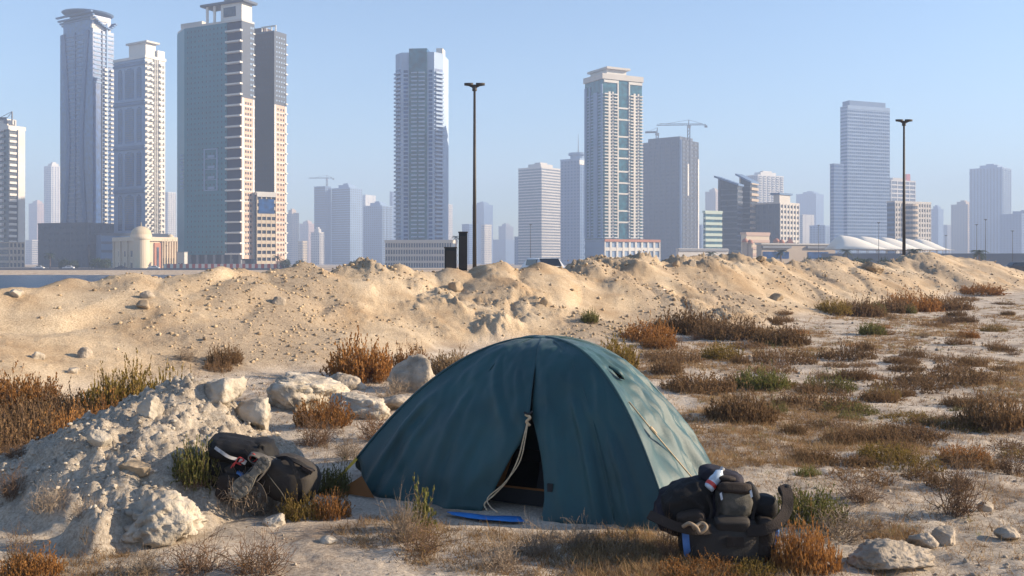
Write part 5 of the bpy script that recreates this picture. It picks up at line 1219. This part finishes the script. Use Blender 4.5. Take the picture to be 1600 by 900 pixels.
B = [
  ("twig", "leaf_straw", 287, 565, 52, 32, "wispy pale twig shrub on the sand bank", 0), ("rust", "leaf_brown", 350, 572, 60, 30, "small brown shrub right of the wispy twig shrub", 0), ("low", "leaf_brown", 338, 580, 44, 20, "low brown tuft below the small brown shrub", 0),
 ("bushy", "leaf_rust", 560, 597, 118, 62, "rust-red upright bush behind the pale boulders", 2), ("rust", "leaf_rust", 640, 585, 64, 44, "thin rust sprays right of the rust-red upright bush", 1), ("twig", "leaf_straw", 610, 630, 90, 46, "straw-coloured tangle around the grey boulder", 1),
 ("rust", "leaf_straw", 705, 585, 80, 38, "golden straw shrub against the tent's left curve", 2), ("rust", "leaf_rust", 500, 668, 100, 48, "rust shrub in front of the large pale slab", 0), ("twig", "leaf_rust", 590, 690, 90, 56, "thin reddish twigs beside the tent's left edge", 2),
 ("twig", "leaf_brown", 490, 700, 100, 60, "brown leafy twigs rising behind the duffel bag", 0), ("twig", "leaf_straw", 545, 720, 80, 50, "straw twigs between duffel bag and tent", 1), ("bushy", "leaf_green", 300, 772, 78, 50, "deep green bush at the backpack's left end", 1),
 ("bare", "leaf_straw", 365, 812, 130, 62, "bare grey-brown twigs in front of the backpack", 0), ("bare", "leaf_straw", 410, 806, 90, 50, "bare twigs below the boots", 1), ("rust", "leaf_olive", 470, 812, 76, 34, "yellow-green tuft before the duffel bag", 1), ("rust", "leaf_green", 520, 775, 60, 42, "green tuft at the duffel bag's right end", 2),
 ("rust", "leaf_rust", 515, 812, 70, 36, "rusty tuft between duffel bag and tent corner", 0), ("sprout", "leaf_green", 660, 835, 74, 78, "leafy grey-green sprig standing before the tent's left flap", 0), ("twig", "leaf_straw", 625, 850, 80, 70, "straw twigs left of the leafy sprig", 2), ("twig", "leaf_olive", 655, 872, 120, 54, "yellowing twigs under the leafy sprig", 1),
 ("twig", "leaf_straw", 845, 872, 90, 56, "dry straw twigs before the tent door", 0), ("twig", "leaf_straw", 905, 862, 80, 44, "dry straw twigs before the tent's right flap", 2), ("low", "leaf_straw", 960, 870, 110, 30, "low dry tangle along the tent's right hem", 1), ("twig", "leaf_straw", 780, 895, 110, 46, "dry tangle on the sand farthest out before the door", 1),
 ("twig", "leaf_brown", 300, 905, 140, 62, "brown twigs in front of the pitted boulder", 0), ("twig", "leaf_rust", 395, 905, 150, 60, "reddish twigs right of the pitted boulder", 2), ("twig", "leaf_straw", 215, 900, 100, 40, "pale twigs at the pitted boulder's near foot", 1), ("twig", "leaf_olive", 25, 895, 90, 66, "yellowish twigs below the mound's outermost foot", 1), ("rust", "leaf_rust", 40, 905, 100, 36, "rust tuft below the mound's outermost foot", 2),
 ("bare", "leaf_straw", 70, 820, 90, 40, "sparse dark twigs on the mound's left foot", 1), ("bare", "leaf_straw", 130, 800, 70, 36, "sparse twigs beside the pitted boulder", 0), ("twig", "leaf_brown", 12, 790, 60, 48, "brown twigs at the mound's far left foot", 0), ("twig", "leaf_brown", 18, 720, 60, 30, "thin twigs where the mound meets the wide brown bush", 2),
 ("dense", "leaf_rust", 1262, 893, 112, 56, "bright orange bush beside the belted backpack", 1), ("rust", "leaf_rust", 1100, 908, 150, 26, "orange sprigs in front of the belted backpack", 0), ("rust", "leaf_olive", 1180, 908, 90, 24, "yellow-green sprigs before the belted backpack", 2), ("twig", "leaf_brown", 1045, 880, 60, 66, "brown twigs at the belted backpack's tent end", 0),
 ("rust", "leaf_green", 1270, 820, 130, 44, "green-yellow tuft past the belted backpack's curled belt", 1), ("twig", "leaf_straw", 1320, 850, 150, 50, "grey straw tangle right of the orange bush", 1), ("twig", "leaf_green", 1235, 790, 60, 40, "green twigs behind the belt tip of the belted backpack", 0), ("twig", "leaf_brown", 1500, 812, 100, 86, "bare dark branching shrub on open sand", 2), ("twig", "leaf_brown", 1350, 790, 110, 44, "reddish low twigs between belted backpack and bare dark shrub", 0),
 # the bank's foot and the plain to the right
 ("bushy", "leaf_olive", 965, 580, 78, 50, "olive-gold bush behind the tent's right shoulder", 0), ("rust", "leaf_rust", 1015, 535, 96, 34, "bright rust bush at the bank's foot behind the tent", 1), ("rust", "leaf_rust", 1030, 545, 60, 22, "smaller rust bush against the bright rust bush", 2),
 ("dense", "leaf_brown", 1075, 522, 100, 34, "dark brown bush at the bank's foot right of the rust bush", 0), ("dense", "leaf_brown", 1150, 530, 110, 32, "dark brown bush continuing along the bank's foot", 1), ("dense", "leaf_brown", 1225, 538, 90, 28, "dark brown bush at the end of the brown row", 2), ("rust", "leaf_green", 922, 507, 32, 22, "small green bush alone on the bank above the tent", 0),
 ("rust", "leaf_olive", 1305, 492, 60, 24, "golden bush at the bank's foot below the hotel", 1), ("dense", "leaf_brown", 1345, 494, 80, 24, "brown bush beside the golden one at the bank's foot", 0), ("rust", "leaf_green", 1365, 492, 44, 20, "green bush in the brown row at the bank's foot", 1), ("dense", "leaf_rust", 1430, 486, 90, 26, "orange-rust bush at the bank's foot below the slim lamp post", 2), ("dense", "leaf_brown", 1400, 488, 70, 22, "brown bush left of the orange-rust bush", 1), ("dense", "leaf_brown", 1480, 484, 90, 20, "brown bush right of the orange-rust bush", 0), ("rust", "leaf_rust", 1540, 462, 80, 16, "far rust bush at the bank's tail", 1), ("rust", "leaf_green", 1365, 524, 50, 22, "bright green low bush alone on the pale plain", 2), ("low", "leaf_brown", 1330, 562, 90, 26, "dark low bush on the plain below the green one", 0),
 ("low", "leaf_brown", 1230, 570, 100, 28, "dark mat bush on the middle plain", 1), ("rust", "leaf_olive", 1130, 562, 70, 26, "olive tuft left of the dark mat bush", 0), ("rust", "leaf_green", 1195, 610, 90, 34, "green-gold bush in the middle of the plain", 1), ("dense", "leaf_brown", 1095, 612, 110, 28, "brown bush right of the tent's shoulder", 1), ("dense", "leaf_brown", 1165, 662, 110, 44, "dark rust mound bush on the plain beside the tent", 2), ("low", "leaf_brown", 1290, 640, 130, 32, "brown spreading bush with grey twigs mid plain", 0), ("dense", "leaf_brown", 1565, 672, 110, 52, "large brown-green bush standing alone on the open plain", 0), ("low", "leaf_green", 1300, 610, 80, 26, "greenish low bush left of the grey brush", 1), ("low", "leaf_brown", 1500, 600, 150, 30, "dark grey-brown brush on the open plain", 0), ("low", "leaf_brown", 1430, 612, 120, 24, "sparse brown brush left of the dark grey brush", 1),
 ("twig", "leaf_brown", 1590, 745, 80, 70, "tall thin brown twigs beyond the bare dark branching shrub", 1), ("low", "leaf_brown", 1430, 690, 110, 26, "flat brown bush casting a grey shadow on the sand", 1), ("rust", "leaf_green", 1265, 745, 44, 20, "small green sprout on bare sand behind the belted backpack", 0), ("low", "leaf_brown", 1060, 568, 80, 24, "low brown bush just right of the olive-gold bush", 0), ("rust", "leaf_brown", 1045, 585, 60, 26, "brown upright tuft touching the tent's skyline", 1),
]
BACK = [("dense", "leaf_rust", 15, 634, 12.0, 140, "rust-orange bush farthest back at the bank's left foot"), ("dense", "leaf_brown", 92, 643, 11.4, 150, "wide brown bush at the back of the rusty thicket"), ("dense", "leaf_rust", 150, 648, 10.8, 130, "reddish bush touching the olive bush's left foot"), ("dense", "leaf_brown", 35, 650, 10.6, 150, "brown bush in the middle of the rusty thicket"),
 ("dense", "leaf_brown", -40, 640, 10.8, 140, "dark brown bush at the thicket's outer end"), ("dense", "leaf_rust", 105, 662, 10.0, 130, "reddish bush leaning on the mound's back slope"), ("dense", "leaf_brown", 45, 676, 9.7, 140, "dark brown bush close behind the mound's left slope"), ("dense", "leaf_brown", -20, 684, 9.5, 130, "dark brown bush where mound and thicket meet"), ("dense", "leaf_rust", 175, 640, 11.0, 90, "small reddish bush below the tall olive one"),
 ("bushy", "leaf_olive", 205, 592, 11.8, 110, "tall olive-gold bush behind the rubble mound"), ("bushy", "leaf_olive", 268, 604, 11.2, 100, "lower olive-gold bush joined to the tall olive one"), ("bushy", "leaf_olive", 165, 606, 11.6, 80, "small olive-gold bush on the tall olive one's left")]
for i, (kind, lm, px, ytop, D, w, lb) in enumerate(BACK):      # these stand behind the mound, their feet hidden by it
    x = (px - 800) / F * D; z0 = gz(x, D) - .03; hh = CAMZ - (ytop - 410) / F * D - z0
    shrub(kind, i % 3, lm, "twig", (x, D, z0), w * D / F / 2, max(.25, hh) / SPEC[kind][6], i * 1.3, lb)
for kind, lm, px, py, w, h, lb, var in B:
    bush(kind, lm, px, py, w, h, lb, None, "twig_grey" if kind in ("bare",) or "straw" in lm else "twig", var)
# look-alike low bushes of the plain: only their place tells them apart
rr_ = random.Random(21); cnt = 0
while cnt < 120:
    px = rr_.uniform(1020, 1640); py = 470 + 300 * rr_.random() ** 1.5
    if py < 455 + (1600 - px) * .10 or (px < 1140 and py > 590) or (px < 1260 and py > 690): continue
    s = (py - 410) / 150; lm = rr_.choice(["leaf_brown"] * 6 + ["leaf_rust", "leaf_olive", "leaf_green"])
    kd = rr_.choice(["low", "low", "twig", "rust"])
    if lm != "leaf_brown" : lb = {"leaf_rust": "small rust-coloured tuft on the pale plain", "leaf_olive": "small olive tuft on the pale plain", "leaf_green": "small green tuft on the pale plain"}[lm]
    else: lb = {"low": "flat dry brown bush spread on the pale plain", "twig": "thin dry brown twig bush on the pale plain", "rust": "upright dry brown tuft on the pale plain"}[kd]
    bush(kd, lm, px, py, rr_.uniform(30, 70) * (.4 + s * .55), rr_.uniform(8, 20) * (.4 + s * .5), lb, "dry tufts dotted over the plain: " + lb, "twig", rr_.randrange(3)); cnt += 1

# dry ground cover too fine to count
def cover(n, name, mt, seed, pick, hmin, hmax, blades=16):
    r = np.random.default_rng(seed); xy = pick(r, n); m = len(xy); g = ground_full(xy[:, 0], xy[:, 1])[0]; d = np.hypot(xy[:, 0], xy[:, 1])
    h = (hmin + (hmax - hmin) * r.random(m) ** 2); K = blades
    a = r.random((m, K)) * 6.283; le = h[:, None] * r.uniform(.4, 1.1, (m, K)); el = r.uniform(.15, 1.2, (m, K)); o = h[:, None] * r.uniform(0, 1.1, (m, K)); oa = r.random((m, K)) * 6.283
    bx = xy[:, 0:1] + o * np.cos(oa); by = xy[:, 1:2] + o * np.sin(oa); bz = g[:, None] - .004 + 0 * bx
    w = np.clip(.0016 * d / 8, .002, .012)[:, None] * r.uniform(.6, 1.6, (m, K))
    t = np.stack([bx + le * np.cos(a) * np.cos(el), by + le * np.sin(a) * np.cos(el), bz + le * np.sin(el)], -1)
    ph = r.random((m, K)) * 6.283; s = np.stack([np.cos(ph) * w, np.sin(ph) * w, 0 * w], -1); b0 = np.stack([bx, by, bz], -1)
    V = np.stack([b0 - s, b0 + s, t], 2).reshape(-1, 3); link(name, mesh_np(name, V, np.arange(len(V)).reshape(-1, 3)), mt, None, "stuff")
def pick_plain(r, n):
    out = []
    while sum(len(o) for o in out) < n:
        px = r.uniform(900, 1720, 6000); d = np.exp(r.uniform(np.log(5.4), np.log(48), 6000)); x = (px - 800) / F * d; g, bm, pale, gr = ground_full(x, d)
        inside = ((x - .3) / 1.5) ** 2 + ((d - 7.9) / 1.4) ** 2 < 1
        k = (bm < .25) & ~inside & (r.random(6000) < .10 + .95 * (fbm(x * .55 + 3, d * .4, 3) > .04)); out.append(np.stack([x[k], d[k]], 1))
    return np.concatenate(out)[:n]
cover(14000, "dry_ground_cover", "leaf_brown", 41, pick_plain, .03, .13); cover(6500, "straw_ground_cover", "leaf_straw", 42, pick_plain, .03, .14); cover(1200, "green_ground_cover", "leaf_green", 43, pick_plain, .03, .10)
def pick_front(r, n):
    px = r.uniform(-80, 1100, n * 4); d = r.uniform(5.3, 7.0, n * 4); x = (px - 800) / F * d; g = ground_full(x, d)[0]; k = (g < .16) & (fbm(x * 1.2, d * 1.2, 2) > -.05) & ~(((x - .3) / 1.4) ** 2 + ((d - 7.9) / 1.35) ** 2 < 1); return np.stack([x[k], d[k]], 1)[:n]
cover(700, "foreground_dry_cover", "leaf_straw", 44, pick_front, .03, .12); cover(500, "foreground_brown_cover", "leaf_brown", 45, pick_front, .03, .12)
def pick_midleft(r, n):
    px = r.uniform(-60, 760, n * 5); d = r.uniform(8.5, 15, n * 5); x = (px - 800) / F * d; g, bm, pale, gr = ground_full(x, d); k = (g < .25) & (bm < .5) & ~(((x - .3) / 1.5) ** 2 + ((d - 7.9) / 1.4) ** 2 < 1); return np.stack([x[k], d[k]], 1)[:n]
cover(900, "brush_litter", "leaf_brown", 46, pick_midleft, .03, .14)
